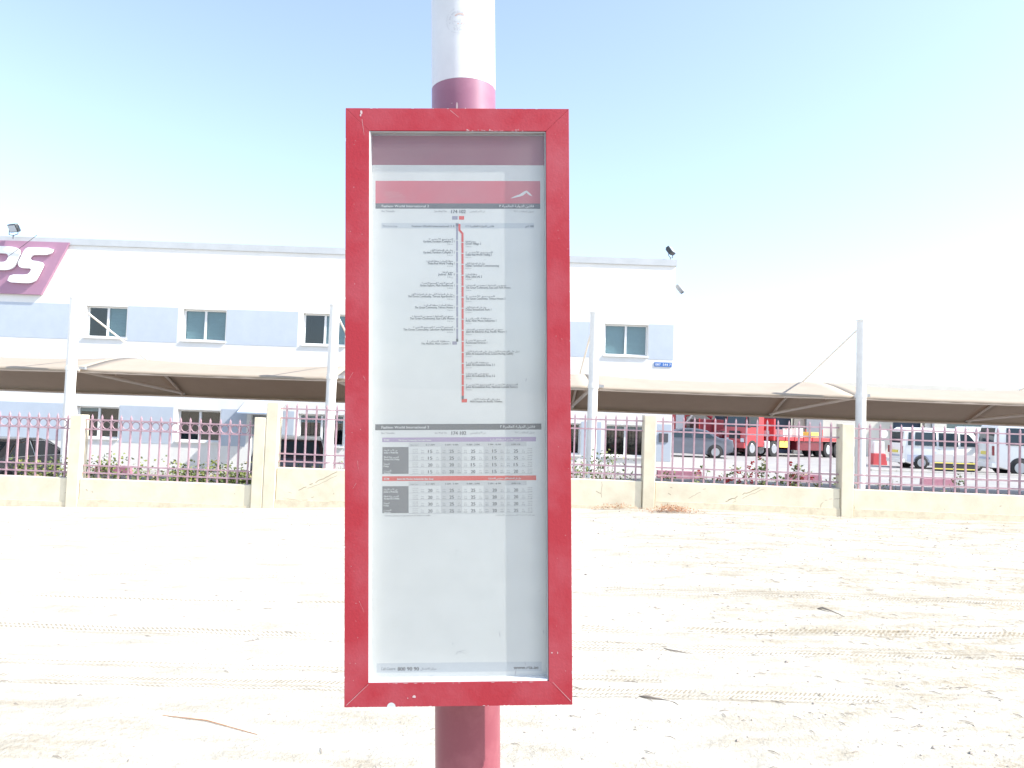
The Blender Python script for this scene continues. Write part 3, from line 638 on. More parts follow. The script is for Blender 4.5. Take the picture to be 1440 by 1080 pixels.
# red crane lorry parked behind the silver car
cr_ = tag(empty('crane_lorry', (12.2, 46.0, .03), (0, 0, R(0))), 'red lorry with a folded red and white loader crane behind the silver sedan', 'truck')
box(-.9, 2.6, -1.1, 1.1, 1.1, 2.0).build('load_bed', MAR, cr_, bevel=.02)
for k in range(4): box(-.9+k*.9, -.84+k*.9, -1.14, -1.1, 1.1, 2.05).build('side_post', REDP, cr_)
box(-2.2, 2.5, -.5, .5, .7, 1.05).build('chassis', DKP, cr_)
box(-3.6, -1.9, -1.1, 1.1, .7, 2.3).build('cab', REDP, cr_, bevel=.08)
for pts, mm in (([(-1.5, 0, 1.05), (-1.5, 0, 2.2)], REDP), ([(-1.5, 0, 2.2), (-.5, -.2, 2.5), (.1, -.3, 2.1)], REDP), ([(-1.6, -.2, 1.6), (-1.0, -.2, 2.35)], PIPE), ([(-1.7, .1, 2.3), (-1.9, .1, 1.4), (-1.2, .1, 1.3)], PIPE)):
    MB().tube(pts, .11 if mm is REDP else .06, 8).build('crane_arm', mm, cr_)
for x in (-2.9, 1.0, 1.9):
    for s in (-1, 1):
        wh_ = empty('wheel', (x, s*.95, .48)); wh_.parent = cr_
        MB().tube([(0, -.15, 0), (0, .15, 0)], .48, 22).build('tyre', TYRE, wh_, smooth=True); MB().tube([(0, s*.13, 0), (0, s*.16, 0)], [.29, .26], 18).build('rim', RIM, wh_, smooth=True)

# yard furniture
RB = mat('red_plastic', (.62, .10, .11), .45); WB_ = mat('white_plastic', (.78, .77, .74), .45)
br = tag(empty('road_barrier', (17.7, 36, .03)), 'red and white plastic road barrier left of the vans', 'barrier')
MB().prism([(-.33, 0), (.36, 0), (.33, .3), (.27, .56), (-.27, .56), (-.31, .3)], -.22, .22).build('lower_half', RB, br, bevel=.02); MB().prism([(-.27, .562), (.27, .562), (.25, 1.15), (-.25, 1.15)], -.14, .14).build('upper_half', WB_, br, bevel=.02)
MB().tube([(-.45, -.1, 0), (-.45, -.1, 1.0)], .05, 8).build('post', RB, br)
dm = tag(empty('traffic_mirror', (18.55, 37.2, .03)), 'round cream traffic mirror on a post beside the road barrier', 'mirror')
MB().tube([(0, 0, 0), (0, 0, 1.5)], .03, 8).build('post', GREY, dm); MB().tube([(0, -.05, 1.5), (0, -.02, 1.5)], [.2, .22], 24).build('mirror_disc', WB_, dm, smooth=True)
for i, (x, lb) in enumerate(((17.62, 'grey barricade board with yellow stripes in front of the vans, the left one'), (18.5, 'grey barricade board with yellow stripes in front of the vans, the right one'))):
    b_ = tag(empty('barricade', (x, 30.4, .02)), lb, 'barricade', 'striped barricades in the yard')
    box(-.38, .38, -.03, .03, .50, .78).build('board', mat('barricade_grey', (.5, .47, .45), .6), b_)
    for z in (.42, .18): box(-.38, .38, -.035, .03, z, z+.045).build('stripe', PLY, b_)
    box(-.38, .38, -.02, .03, .05, .418).build('lower_board', DKP, b_)
    for s in (-.3, .3): box(s-.03, s+.03, -.2, .2, -.02, .04).build('foot', DKP, b_)
MW = mat('maroon_stop_paint', (.36, .15, .22), .6, (.42, .2, .26), 9)
for i, (x, y, w_, h_, lb) in enumerate(((-11.74, 22.3, 1.05, .24, 'maroon wheel stop below the leftmost lower window'), (-7.53, 21.0, .9, .30, 'maroon wheel stop left of the double pier'),
        (5.06, 22.3, 1.32, .22, 'maroon wheel stop in front of the silver sedan'), (8.75, 22.3, 1.05, .23, 'maroon wheel stop in front of the flatbed truck'), (12.9, 22.6, .95, .22, 'maroon wheel stop in front of the white vans'))):
    z = float(yard_h(x, y))
    o = MB().prism([(-.1, 0), (.1, 0), (.07, h_), (-.07, h_)], -w_/2, w_/2, 'x').build('wheel_stop', MW, None, bevel=.01); o.location = (x, y, z)
    tag(o, lb, 'wheel stop', 'maroon wheel stops in the parking yard')

# ------------------------------------------------------------------ plants behind the wall
LEAF = [mat('leaf_yellow_green', (.24, .26, .09), .6, (.15, .18, .055), 20, spec=.15), mat('leaf_green', (.10, .14, .05), .6, (.13, .165, .06), 20, spec=.15), mat('leaf_dry', (.28, .23, .12), .7)]
RED = mat('red_petals', (.5, .03, .05), .6); STEM = mat('woody_stem', (.16, .12, .08), .9)
def shrub(x, y, wd, h, n, label, flowers=0, mi=(0, 1), cat='shrub', ls=.055, sparse=False):
    z0 = float(yard_h(x, y))-.02; h = h-.40+.45*float(sstep(-9, 7, x))-z0; t = tag(empty('shrub', (x, y, z0)), label, cat)
    st = MB(); tips = []
    for k in range(9 if not sparse else 6):
        a = random.uniform(0, 6.28); r_ = random.uniform(.15, 1)**.6; p = Vector((0, 0, 0)); pts = [tuple(p)]
        tip = Vector((math.cos(a)*wd/2*r_, math.sin(a)*.22*r_, h*random.uniform(.72, 1.)*(1-.25*r_)))
        for j in (1, 2, 3): q = tip*(j/3); q.x += random.uniform(-.04, .04); q.z += .04*math.sin(j*2); pts.append(tuple(q)); tips.append(Vector(q))
        st.tube(pts, [.012, .009, .006, .003], 5)
    st.build('stems', STEM, t)
    lf = MB()
    for k in range(n):
        c = random.choice(tips); lf.cur = 0 if random.random() < .6 else 1
        if random.random() < .06: lf.cur = 2
        sp = .05 if sparse else .13
        p = c + Vector((random.gauss(0, sp), random.gauss(0, sp*.7), random.gauss(0, sp*.8)))
        if p.z < .04: p.z = random.uniform(.05, .3)
        d = Vector((random.uniform(-1, 1), random.uniform(-1, 1), random.uniform(-.3, 1))).normalized(); s = d.cross(Vector((random.uniform(-1, 1), random.uniform(-1, 1), random.uniform(-1, 1)))).normalized()
        l = ls*random.uniform(.7, 1.3); w_ = l*.34; up = d.cross(s)*l*.12
        lf.poly([p, p+d*l*.45+s*w_+up, p+d*l, p+d*l*.45-s*w_+up])
    o = lf.build('foliage', [LEAF[mi[0]], LEAF[mi[1]], LEAF[2]], t)
    if flowers:
        fl_ = MB()
        for k in range(flowers):
            c = random.choice(tips)+Vector((random.gauss(0, .10), random.gauss(0, .07), random.gauss(0, .08)))
            for q in range(9):
                d = Vector((random.gauss(0, 1), random.gauss(0, 1), random.gauss(0, 1))).normalized(); s = d.cross(Vector((.3, .5, .8))).normalized(); l = .05; p = c+d*.02
                fl_.poly([p-s*l*.5, p+d*l*.6, p+s*l*.5, p-d*l*.2])
        fl_.build('blossom', RED, t)
    return t
xs_s = [(-8.55, 1.0), (-7.9, 1.05), (-7.1, 1.1), (-6.55, .78), (-6.05, .95), (-5.6, 1.15), (-5.2, .84), (-4.75, .80), (-4.3, .8)]
names = ['yellow green shrub behind the ringed railing at the left edge', 'yellow green shrub behind the railing under the sedan window', 'leafy shrub right behind the first pier', 'low shrub below the leftmost lower window',
         'yellow green shrub between the first two lower windows', 'tall loose shrub under the second lower window', 'yellow green shrub left of the double pier', 'low shrub just behind the left side of the double pier', 'low shrub hidden behind the double pier']
for (x, h), nm in zip(xs_s, names): shrub(x, 13.75+random.uniform(-.1, .15), 1.2, h+.03, 1400, nm, ls=.062)
shrub(-3.1, 13.8, .7, 1.05, 330, 'shrub with one red bloom behind the railing left of the timetable case', 3)
shrub(-2.5, 13.8, .7, .98, 300, 'low shrub tight against the left side of the timetable case', 1)
for x, h, n, nm in ((1.25, 1.15, 420, 'dark shrub behind the railing just right of the timetable case'), (1.75, 1.25, 450, 'taller dark shrub left of the second lower window'), (2.15, .95, 240, 'yellow tipped shrub beside the middle pier')):
    shrub(x, 13.7, .55, h-.05+.0, n, nm, mi=(1, 0))
for x, h, n, fl_, nm in ((2.95, .85, 170, 0, 'sparse plant right of the middle pier'), (3.55, 1.0, 170, 6, 'sparse plant with a few red blossoms below the silver sedan'), (4.15, .98, 260, 26, 'low bush crowded with red blossoms below the red truck'), (4.65, 1.15, 280, 14, 'bush with red blossoms reaching the lower rails'),
        (5.05, 1.2, 240, 8, 'bush with a big red blossom cluster left of the right pier'), (5.35, .95, 160, 9, 'small red flowering bush against the right pier')):
    shrub(x, 13.5, .6, h, int(n*1.5), nm, int(fl_*1.6), mi=(1, 0), sparse=True)
for x, h, n, nm in ((6.05, .88, 150, 'sparse weed right of the right pier'), (6.9, .84, 90, 'thin weed below the left van'), (8.1, .95, 110, 'thin spiky weed at the right edge')): shrub(x, 13.5, .5, h, n, nm, 0, mi=(1, 0), sparse=True, cat='weed')

# ------------------------------------------------------------------ things lying on the sand
def gz(x, y): return float(lot_h(np.array([x]), np.array([y]))[0])
STN = mat('dark_stone', (.24, .21, .19), .9, (.38, .33, .28), 3); TWG = mat('dry_twig', (.19, .16, .14), .9, (.3, .25, .2), 5); RLF = mat('dry_red_leaf', (.33, .13, .07), .85, (.42, .22, .1), 30)
m = MB()
for k in range(3600):
    y = 3.1+9.2*random.random()**1.1; x = random.uniform(-.82*y-.5, .82*y+.5)
    if random.random() > .3+.7*float(sstep(-1, 3, x)): continue
    s = random.uniform(.002, .0075)*(.7+.06*y)*(2.0 if random.random() < .05 else 1); z = gz(x, y); c = Vector((x, y, z+s*.25))
    b = len(m.v); a = random.uniform(0, 3); ex = random.uniform(.8, 1.9)
    for dx, dy, dz in ((1, 0, 0), (-1, 0, 0), (0, 1, 0), (0, -1, 0), (0, 0, .7), (0, 0, -.7)):
        dx *= ex; m.v.append((c.x+s*(dx*math.cos(a)-dy*math.sin(a))*random.uniform(.7, 1.2), c.y+s*(dx*math.sin(a)+dy*math.cos(a)), c.z+s*dz))
    for q in ((0,2,4),(2,1,4),(1,3,4),(3,0,4),(2,0,5),(1,2,5),(3,1,5),(0,3,5)): m.f.append(tuple(b+i for i in q)); m.mi.append(0)
tag(m.build('gravel', STN), 'small dark stones scattered over the pale sand', 'gravel', kind='stuff')
m = MB()
for k in range(1300):
    y = 3.1+8.9*random.random()**1.2; x = random.uniform(-.8*y, .85*y)
    if random.random() > .18+.82*float(sstep(-.5, 2.8, x)): continue
    l = random.uniform(.015, .075); a = random.gauss(-.35, .55); z = gz(x, y)+.003; cu_ = random.uniform(-.3, .3)
    p0 = (x-l/2*math.cos(a), y-l/2*math.sin(a)); p2 = (x+l/2*math.cos(a+cu_), y+l/2*math.sin(a+cu_))
    m.tube([(p0[0], p0[1], gz(*p0)+.003), (x, y, z+.004), (p2[0], p2[1], gz(*p2)+.003)], [.001, .0022, .001], 4)
tag(m.build('twigs', TWG), 'thin dry twigs scattered over the pale sand', 'twigs', kind='stuff')
def stick(pts, rs, name, label, cat, m_=TWG):
    P_ = [(x, y, gz(x, y)+r_*.7+dz) for (x, y, dz), r_ in zip(pts, rs)]
    return tag(MB().tube(P_, rs, 8).build(name, m_, None, smooth=True), label, cat)
stick([(.815, 4.50, 0), (.86, 4.475, .006), (.90, 4.46, .004), (.95, 4.42, 0), (1.0, 4.385, 0), (1.02, 4.36, 0)], [.002, .009, .007, .003, .0025, .0015], 'dry_stick', 'dark dry stick with a thick end on the sand right of the case', 'stick')
stick([(2.71, 6.55, 0), (2.745, 6.52, .01), (2.79, 6.48, .008), (2.84, 6.42, 0), (2.85, 6.33, 0)], [.002, .010, .007, .0025, .0015], 'dry_pod', 'small dark pod lying beside the tyre tracks', 'pod')
stick([(1.15, 5.42, 0), (1.2, 5.36, .006), (1.3, 5.33, 0)], [.002, .005, .002], 'dry_stick', 'short dark stick on the sand between the tyre tracks, close to the case', 'stick')
stick([(-4.05, 4.52, 0), (-3.93, 4.44, .004), (-3.89, 4.33, 0)], [.002, .006, .002], 'dry_stick', 'bent twig on the tyre track at the far left', 'stick')
stick([(-1.75, 3.95, 0), (-1.5, 3.9, .004), (-1.2, 3.78, 0)], [.0015, .003, .0015], 'dry_stick', 'long thin reddish stick on the sand left of the case', 'stick', RLF)
for cx, cy, wx, wy, n, lb in ((2.62, 12.02, .36, .26, 900, 'heap of dry reddish leaves on the sand in front of the middle pier'), (1.75, 12.38, .42, .05, 260, 'strip of dry brown leaves along the foot of the wall right of the case')):
    m = MB()
    for k in range(n):
        x = cx+random.gauss(0, wx*.5); y = cy+random.gauss(0, wy*.5); 
        y = min(y, float(WY(x))-.02)
        z = gz(x, y)+random.uniform(0, .09)*math.exp(-((x-cx)/wx)**2)+.003
        d = Vector((random.uniform(-1, 1), random.uniform(-1, 1), random.uniform(-.25, .4))).normalized(); s = d.cross(Vector((0, 0, 1))).normalized(); l = random.uniform(.02, .045); p = Vector((x, y, z))
        m.poly([p, p+d*l*.5+s*l*.2, p+d*l+Vector((0, 0, .006)), p+d*l*.5-s*l*.2])
    tag(m.build('leaf_heap', RLF), lb, 'leaf heap')

# ------------------------------------------------------------------ the bus stop post and its timetable case
POSE = dict(loc=(-.0943, 1.325, 1.6244), rot=(.01909, -.03925, .01779))
RED_P = mat('red_frame_paint', (.34, .024, .036), .5, (.38, .08, .10), 6, fac=(.42, .75), bump=.0006, bscale=220, spec=.3)
MARP = mat('maroon_post_paint', (.23, .055, .075), .4, (.34, .11, .13), 9, fac=(.45, .8)); MARF = mat('faded_post_paint', (.26, .11, .165), .42, (.35, .17, .23), 9, fac=(.45, .8))
WPP = mat('white_post_paint', (.66, .67, .68), .4, (.61, .62, .63), 12)
CHIP = mat('bare_primer', (.52, .40, .40), .6); CHIPG = mat('bare_zinc', (.5, .53, .53), .5)
REV_LIT = mat('case_reveal_lit', (.8, .8, .8), .5); REV_SHADE = mat('case_reveal_shade', (.40, .405, .41), .5, (.32, .325, .33), 14)  # sun on left and bottom reveals, shade on top and right, painted as colour
AX = .14; PR = .0630
pt = tag(empty('bus_stop_post', POSE['loc'], POSE['rot']), 'round steel bus stop post, white above and maroon below', 'post')
def ax_x(z): return .0073-.0041*z
MB().tube([(ax_x(-1.9), AX, -1.9), (ax_x(0), AX, 0)], PR, 64).build('maroon_lower_section', MARP, pt, smooth=True); MB().tube([(ax_x(.0005), AX, .0005), (ax_x(.62), AX, .62)], PR, 64).build('faded_upper_section', MARF, pt, smooth=True)
MB().tube([(ax_x(.6205), AX, .6205), (ax_x(2.4), AX, 2.4)], PR, 64).build('white_upper_section', WPP, pt, smooth=True)
# faint round crest and paint scars wrapped on the post
def wrap(u, z, e=.0004): a = u/PR; return (ax_x(z)+(PR+e)*math.sin(a), AX-(PR+e)*math.cos(a), z)
def blob(mb, cu_, cz, w_, h_, n=9, jag=.35, f=wrap):
    pts = []
    for k in range(n):
        a = 2*math.pi*k/n; q = 1-jag*random.random(); pts.append(f(cu_+w_/2*q*math.cos(a), cz+h_/2*q*math.sin(a)))
    mb.poly(pts)
em = MB()
def ring(mb, cu_, cz, r0_, r1_, n=40, gap=0., f=wrap):
    for k in range(n):
        if random.random() < gap: continue
        a, b = 2*math.pi*k/n, 2*math.pi*(k+.9)/n
        mb.poly([f(cu_+r*math.cos(t_), cz+r*math.sin(t_)) for r, t_ in ((r0_, a), (r1_, a), (r1_, b), (r0_, b))])
CZ = .7305
ring(em, -.006, CZ, .0238, .0246, 60, .25); ring(em, -.006, CZ, .0165, .0195, 46, .45); ring(em, -.006, CZ, .0125, .0130, 30, .3)
for k in range(26): blob(em, -.006+random.uniform(-.011, .011), CZ-.004+random.uniform(-.012, .008), .004, .0014, 6)
em.build('crest_outline', mat('crest_grey', (.56, .57, .59), .6), pt)
er = MB()
for k in range(7): a = .75+.25*k; er.poly([wrap(-.004+r*math.cos(t_), CZ+.002+r*math.sin(t_)) for r, t_ in ((.0095, a), (.0125, a), (.0125, a+.2), (.0095, a+.2))])
for q in (-.006, .001, .006): blob(er, q-.001, CZ-.006, .004, .003, 7)
er.build('crest_red_marks', mat('crest_red', (.62, .44, .38), .6), pt)
sc_ = MB(); blob(sc_, -.010, .565, .005, .018); blob(sc_, -.006, .548, .006, .022); blob(sc_, -.014, .556, .003, .010); blob(sc_, -.027, .560, .0022, .008); blob(sc_, -.020, .572, .006, .0012, 5); blob(sc_, .006, .561, .003, .002); sc_.build('paint_scars', CHIP, pt)

cs = tag(empty('timetable_case', POSE['loc'], POSE['rot']), 'tall red framed bus timetable case fixed to the front of the post', 'timetable case')
W2, H2, FW, BD = .2, .53, .0415, .045
IX0, IX1, IZ0, IZ1 = -.1585, .1585, -.4885, .4895
SD = .0195           # depth of the sheet behind the frame's front face
# four mitred frame rails
def rail(o1, o2, i2, i1):
    m = MB(); P_ = [o1, o2, i2, i1]
    m.v = [(x, 0, z) for x, z in P_]+[(x, BD, z) for x, z in P_]; m.f = [(0, 1, 2, 3), (7, 6, 5, 4), (0, 4, 5, 1), (1, 5, 6, 2), (2, 6, 7, 3), (3, 7, 4, 0)]; m.mi = [0]*6
    return m.build('frame_rail', RED_P, cs, bevel=.0004)
g = .0003
rail((-W2, H2), (W2, H2), (IX1, IZ1), (IX0, IZ1)); rail((W2-g*0, H2-g), (W2, -H2+g), (IX1, IZ0+g), (IX1, IZ1-g)); rail((W2, -H2), (-W2, -H2), (IX0, IZ0), (IX1, IZ0)); rail((-W2, -H2+g), (-W2, H2-g), (IX0, IZ1-g), (IX0, IZ0+g))
box(-W2+.004, W2-.004, BD+.0005, BD+.003, -H2+.004, H2-.004).build('back_plate', GREY, cs)
# inner reveals
e = .0006; t_ = .0022
box(IX0+t_, IX1-t_, .001, SD, IZ0+e, IZ0+t_+.001).build('sill', REV_LIT, cs); box(IX0+e, IX0+t_, .001, SD, IZ0+e, IZ1-e).build('inner_reveal', REV_LIT, cs)
MB().box(IX1-t_, IX1-e, .002, SD, IZ0+e, IZ1-e).box(IX0+t_, IX1-t_, .002, SD, IZ1-t_, IZ1-e).build('inner_reveal', REV_SHADE, cs)
for z in (.40, -.40):
    MB().box(-.02, .035, BD+.003, AX-PR+.006, z-.02, z+.02).build('mounting_bracket', GREY, cs)
    MB().tube([(ax_x(z)+ (PR+.003)*math.sin(a), AX-(PR+.003)*math.cos(a), z) for a in np.linspace(0, 2*math.pi, 33)], .004, 6, False).build('clamp_band', GREY, cs)
GLZ = glassmat('case_glass', (.97, .975, .97), .0, .055)
# mitre lines, chips and scratches on the red paint
HB = (0.00129, -0.0, -0.8295, -0.00001, -0.00129, 0.73543)
def fp(px, py): return ((px-643.-(py-152)*.0018)/(314+(py-152)*.0083)*.4, .53-(py-152)/(841.)*1.06*(1+.011*(1-(py-152)/841.)))
def ff(u, z): return (u, -.0003, z)
ch = MB()
blob(ch, *fp(508, 158), .005, .009, f=ff); blob(ch, *fp(507, 162), .0035, .006, f=ff); blob(ch, *fp(582, 979), .008, .006, f=ff); blob(ch, *fp(573, 981), .002, .002, f=ff); blob(ch, *fp(776, 920), .003, .003, f=ff); blob(ch, *fp(784, 920), .0015, .005, f=ff)
for k in range(26): blob(ch, *fp(random.uniform(655, 735), random.uniform(182, 184.5)), random.uniform(.002, .006), random.uniform(.0005, .0014), 6, f=ff)
for k in range(34):
    x = random.choice((random.uniform(487, 512), random.uniform(780, 800))); blob(ch, *fp(x, random.uniform(160, 980)), random.uniform(.0006, .0016), random.uniform(.0006, .002), 5, f=ff)
for k in range(24): blob(ch, random.choice((-.1995, .1995)), random.uniform(-.5, .5), .0012, random.uniform(.001, .006), 5, f=ff)
for k in range(22): blob(ch, random.uniform(-.19, .19), random.choice((-.5293, .5294)), random.uniform(.002, .008), .0011, 5, f=ff)
for k in range(18): blob(ch, random.uniform(-.15, .15), -.4893, random.uniform(.002, .010), .0012, 5, f=ff)
def scratch(mb, x0, y0, x1, y1, w_=.0006):
    a, b = Vector(fp(x0, y0)), Vector(fp(x1, y1)); d = (b-a).normalized()*w_; n_ = Vector((-d.y, d.x)); mb.poly([ff(*(a-n_*.4)), ff(*(b-n_*.2)), ff(*(b+n_*.2)), ff(*(a+n_*.4))])
scratch(ch, 633, 155, 645, 165); scratch(ch, 487, 990, 518, 961, .0008); scratch(ch, 803, 988, 777, 961, .0008); scratch(ch, 509, 168, 512, 190)
for k in range(5): x = random.uniform(486, 515); y = random.uniform(200, 950); scratch(ch, x, y, x+random.uniform(-8, 8), y+random.uniform(4, 22), .0003)
ch.build('paint_chips', CHIP, cs)
c2 = MB(); x_, z_ = fp(550, 991); c2.poly([ff(x_+.0075*math.cos(a), -.5298+.0075*math.sin(a)) for a in np.linspace(0, math.pi, 12)]); c2.build('bare_metal_patch', CHIPG, cs)

# printed sheet; the layout grid is 1/0.00129 units per metre
def sh(px, py):
    d_ = -.00002*px+.00003*py+1
    return ((HB[0]*px+HB[2])/1.0, HB[3]*px+HB[4]*py+HB[5])
def shx(px): return -.1497+(px-527.6)*(.2985/233.6)
def shz(py): return .4047-(py-256)*(.8705/679.)
PAPER = mat('paper_sheet', (.56, .57, .565), .55, (.52, .53, .53), 10, fac=(.3, .7))
sheet = box(IX0+e, IX1-e, SD, SD+.002, IZ0+e, IZ1-e).build('timetable_sheet', PAPER, cs)
box(IX0+t_+.0005, IX1-t_-.0005, .0065, .0080, IZ0+t_+.002, IZ1-t_-.0005).build('glass_pane', GLZ, cs)
LV = [0]
def pr(name, rects, m_, lev=1):
    b = MB(); y = SD-.00012*lev
    for x0, y0, x1, y1 in rects: b.poly([(shx(x0), y, shz(y1)), (shx(x1), y, shz(y1)), (shx(x1), y, shz(y0)), (shx(x0), y, shz(y0))])
    return b.build(name, m_, sheet)
C_MAR = mat('print_maroon', (.23, .055, .085), .5, (.26, .07, .10), 6); C_RED = mat('print_red', (.47, .09, .12), .5, (.42, .13, .16), 9, fac=(.4, .7)); C_DK = mat('print_dark_grey', (.085, .09, .10), .5); C_DK2 = mat('print_mid_grey', (.12, .125, .135), .5)
C_PUR = mat('print_purple', (.30, .23, .36), .5); C_PUR2 = mat('print_grey_purple', (.24, .23, .30), .5); C_BR = mat('print_bright_red', (.52, .06, .05), .5); C_LB = mat('print_pale_blue', (.40, .43, .48), .5); C_G1 = mat('print_pale_grey', (.43, .44, .445), .5); C_G2 = mat('print_line_grey', (.30, .31, .32), .5)
C_TX = mat('print_black', (.10, .105, .115), .5); C_WT = mat('print_white', (.52, .53, .53), .5); C_TG = mat('print_grey_text', (.13, .14, .15), .5); C_LOGO = mat('print_logo_white', (.60, .60, .60), .5); C_FL = mat('print_faint_logo', (.50, .22, .24), .5)
pr('top_band', [(521.2, 180, 772, 233.5)], C_MAR)
pr('title_band', [(527.6, 256, 761.2, 288)], C_RED)
pr('stop_name_bar', [(527.6, 288, 761.2, 295.6), (527.6, 599.6, 761.2, 608)], C_DK, 1)
pr('pale_row', [(536, 316, 752, 323.5), (530, 931, 760, 944)], C_LB if False else mat('print_pale_row', (.42, .445, .475), .5))
sw = MB(); P_ = [(718.5, 281), (724, 278), (732, 275), (738, 271), (742, 269.5), (746, 273), (750, 277.5), (745.5, 276), (741.5, 272.5), (737, 276.5), (731, 278.5), (726, 279.5)]
sw.poly([(shx(x), SD-.00024, shz(y)) for x, y in P_]); sw.build('swoosh_logo', C_LOGO, sheet)
lg = MB()
for (x0, x1, yy_) in ((539, 566, 276.5), (541, 560, 273.5), (546, 570, 279.5)):
    put_text(lg, arabic('\u0647\u064a\u0626\u0629 \u0627\u0644\u0637\u0631\u0642'), shx(x0), shx(x1), shz(yy_), .005, SD-.00024)
lg.build('faint_script', C_FL, sheet)
# route diagram
pr('grey_route_line', [(641.6, 317, 644.2, 484), (636, 483.5, 642.5, 488.2), (636, 306, 643.8, 311.2), (641, 316.2, 645, 320)], C_PUR2)
rl = MB()
def seg(x0, y0, x1, y1, w_=1.5, lev=2):
    a = Vector((x0, y0)); b = Vector((x1, y1)); d = (b-a).normalized(); n_ = Vector((-d.y, d.x))*w_; a -= d*w_*.4; b += d*w_*.4
    rl.poly([(shx(q.x), SD-.00012*lev, shz(q.y)) for q in (a-n_, b-n_, b+n_, a+n_)])
seg(646.3, 318, 646.3, 326); seg(646.3, 326, 650.6, 331, lev=2.2); seg(650.6, 331, 650.6, 562, lev=2.4)
rl.build('red_route_line', C_BR, sheet)
pr('red_marks', [(645.6, 306, 653, 311.2), (648.9, 564.5, 656.5, 569.5)], C_BR, 2); pr('line_end', [(649, 560, 652, 565), (641.4, 480, 644.4, 484)], C_DK, 3.5)
pr('stop_ticks', [(641.4, 340+15.55*k, 644.4, 341.0+15.55*k) for k in range(10)]+[(648.8, 343+15.55*k, 652.4, 344.0+15.55*k) for k in range(14)], PAPER, 3)
tx = MB(); tg = MB(); tw = MB()
def T(s, x0, x1, yb, size, mb=None, bold=0., lev=3, ar=False):
    put_text(tx if mb is None else mb, arabic(s) if ar else s, shx(x0), shx(x1), shz(yb), size, SD-.00012*lev, bold)
NAME = 'Fashion World International 2'; NAR = '\u0641\u0627\u0634\u0646 \u0627\u0644\u062f\u0648\u0644\u064a\u0629 \u0627\u0644\u0639\u0627\u0644\u0645\u064a\u0629 \u0662'
for yb in (293.7, 605.7): T(NAME, 536.5, 603, yb, .0066, tw, .0003); T(NAR, 703, 752, yb-.3, .0066, tw, .0003, ar=True)
for yb in (300.5, 613.2):
    T('Bus Timetable', 536.5, 555, yb, .0048, tg); T('Sun-Wed Thu', 611, 628, yb, .0048, tg); T('174 102', 634.5, 655, yb+1.6, .0092, tx, .0006)
    T('\u0645\u0646 \u0627\u0644\u0623\u062d\u062f \u0644\u0644\u062e\u0645\u064a\u0633', 661, 682.5, yb, .0048, tg, ar=True); T('\u062c\u062f\u0648\u0644 \u0627\u0644\u062d\u0627\u0641\u0644\u0627\u062a \u0662\u0660\u0661\u0669', 723.5, 752, yb, .0048, tg, ar=True)
T('This bus stop', 538, 558.5, 321.8, .0048, tg); T(NAME+' 4', 579, 639, 321.8, .005, tx, .0003); T(NAR+' \u0664', 655, 695, 321.8, .005, tx, .0003, ar=True); T('00 \u0643\u0645', 740, 751.5, 321.8, .005, tx, .0004, ar=True)
ARW = ['\u0645\u062c\u0645\u0639 \u062f\u0628\u064a \u0644\u0644\u0627\u0633\u062a\u062b\u0645\u0627\u0631 \u0661', '\u0627\u0644\u0645\u062c\u062a\u0645\u0639 \u0627\u0644\u0623\u062e\u0636\u0631 \u0662', '\u062c\u0628\u0644 \u0639\u0644\u064a \u0627\u0644\u0635\u0646\u0627\u0639\u064a\u0629 \u0627\u0644\u0623\u0648\u0644\u0649', '\u0645\u0646\u0637\u0642\u0629 \u0627\u0644\u0633\u0643\u0646 \u0661']
RL = [('Green Village 2', 677, 669), ('Dubai Real World Trading 2', 692, 693), ('Dubai Technical Commissioning', 702, 682), ('Ritaj, Jebel Ali 2', 678, 671), ('The Green Community, East Lake Park Homes', 718.5, 712), ('The Green Community, Terrace Houses 2', 711, 696),
      ('Dubai Investment Park 1', 691, 684), ('Ritaj, New Moon Industries 1', 698, 691), ('Jebel Ali Industrial Area, Nestle Waters 1', 712, 707), ('Residential Services 1', 685, 683), ('Jebel Ali Industrial Area, Grand Moving Gallery', 722, 731),
      ('Jebel Ali Industrial Area 2-1', 695.5, 687), ('Jebel Ali Industrial Area 2-2', 696, 687), ('Jebel Ali Industrial Area, National Cement Factory', 728, 728)]
for k, (s, xe, xa) in enumerate(RL):
    yb = 346.8+15.58*k; T(s, 655, xe, yb, .0056, tx, .0002); n_ = 1 if xa < 690 else 2
    T(' '.join([ARW[k % 4]]*(2 if xa > 700 else 1)), 655, xa, yb-3.6, .0042, tx, .0002, ar=True); T('01:0%d min' % (k % 10), 655, 663, yb+3.2, .0028, tg)
T('Metro Station, Ibn Battuta Terminus', 661, 706, 569.6, .0050, tx, .0002); T(ARW[2], 664, 703, 566, .0042, tx, .0002, ar=True)
LL = [('Gardens, Furniture Complex 2 1', 595, 603), ('Gardens, Furniture Complex 1 1', 595, 605), ('Dubai Real World Trading 1', 602, 599), ('Jebel Ali 1', 616, 622), ('Green Square, Main Residences 1', 590.5, 593), ('The Green Community, Terrace Apartments 2', 573.5, 578),
      ('The Green Community, Terrace Homes 1', 583, 596), ('The Green Community, East Lake Homes', 576, 579.5), ('The Green Community, Lakeview Apartments 1', 567, 581)]
for k, (s, xs0, xa0) in enumerate(LL):
    yb = 343.6+15.58*k; T(s, xs0, 639, yb, .0056, tx, .0002); T(' '.join([ARW[(k+1) % 4]]*(2 if xa0 < 600 else 1)), xa0, 637, yb-3.6, .0042, tx, .0002, ar=True); T('01:0%d min' % (k % 10), 629, 637, yb+3.2, .0028, tg)
T('The Market, Main Centre 1', 592, 633, 488, .0050, tx, .0002); T(ARW[3], 600.5, 632, 484.4, .0042, tx, .0002, ar=True)
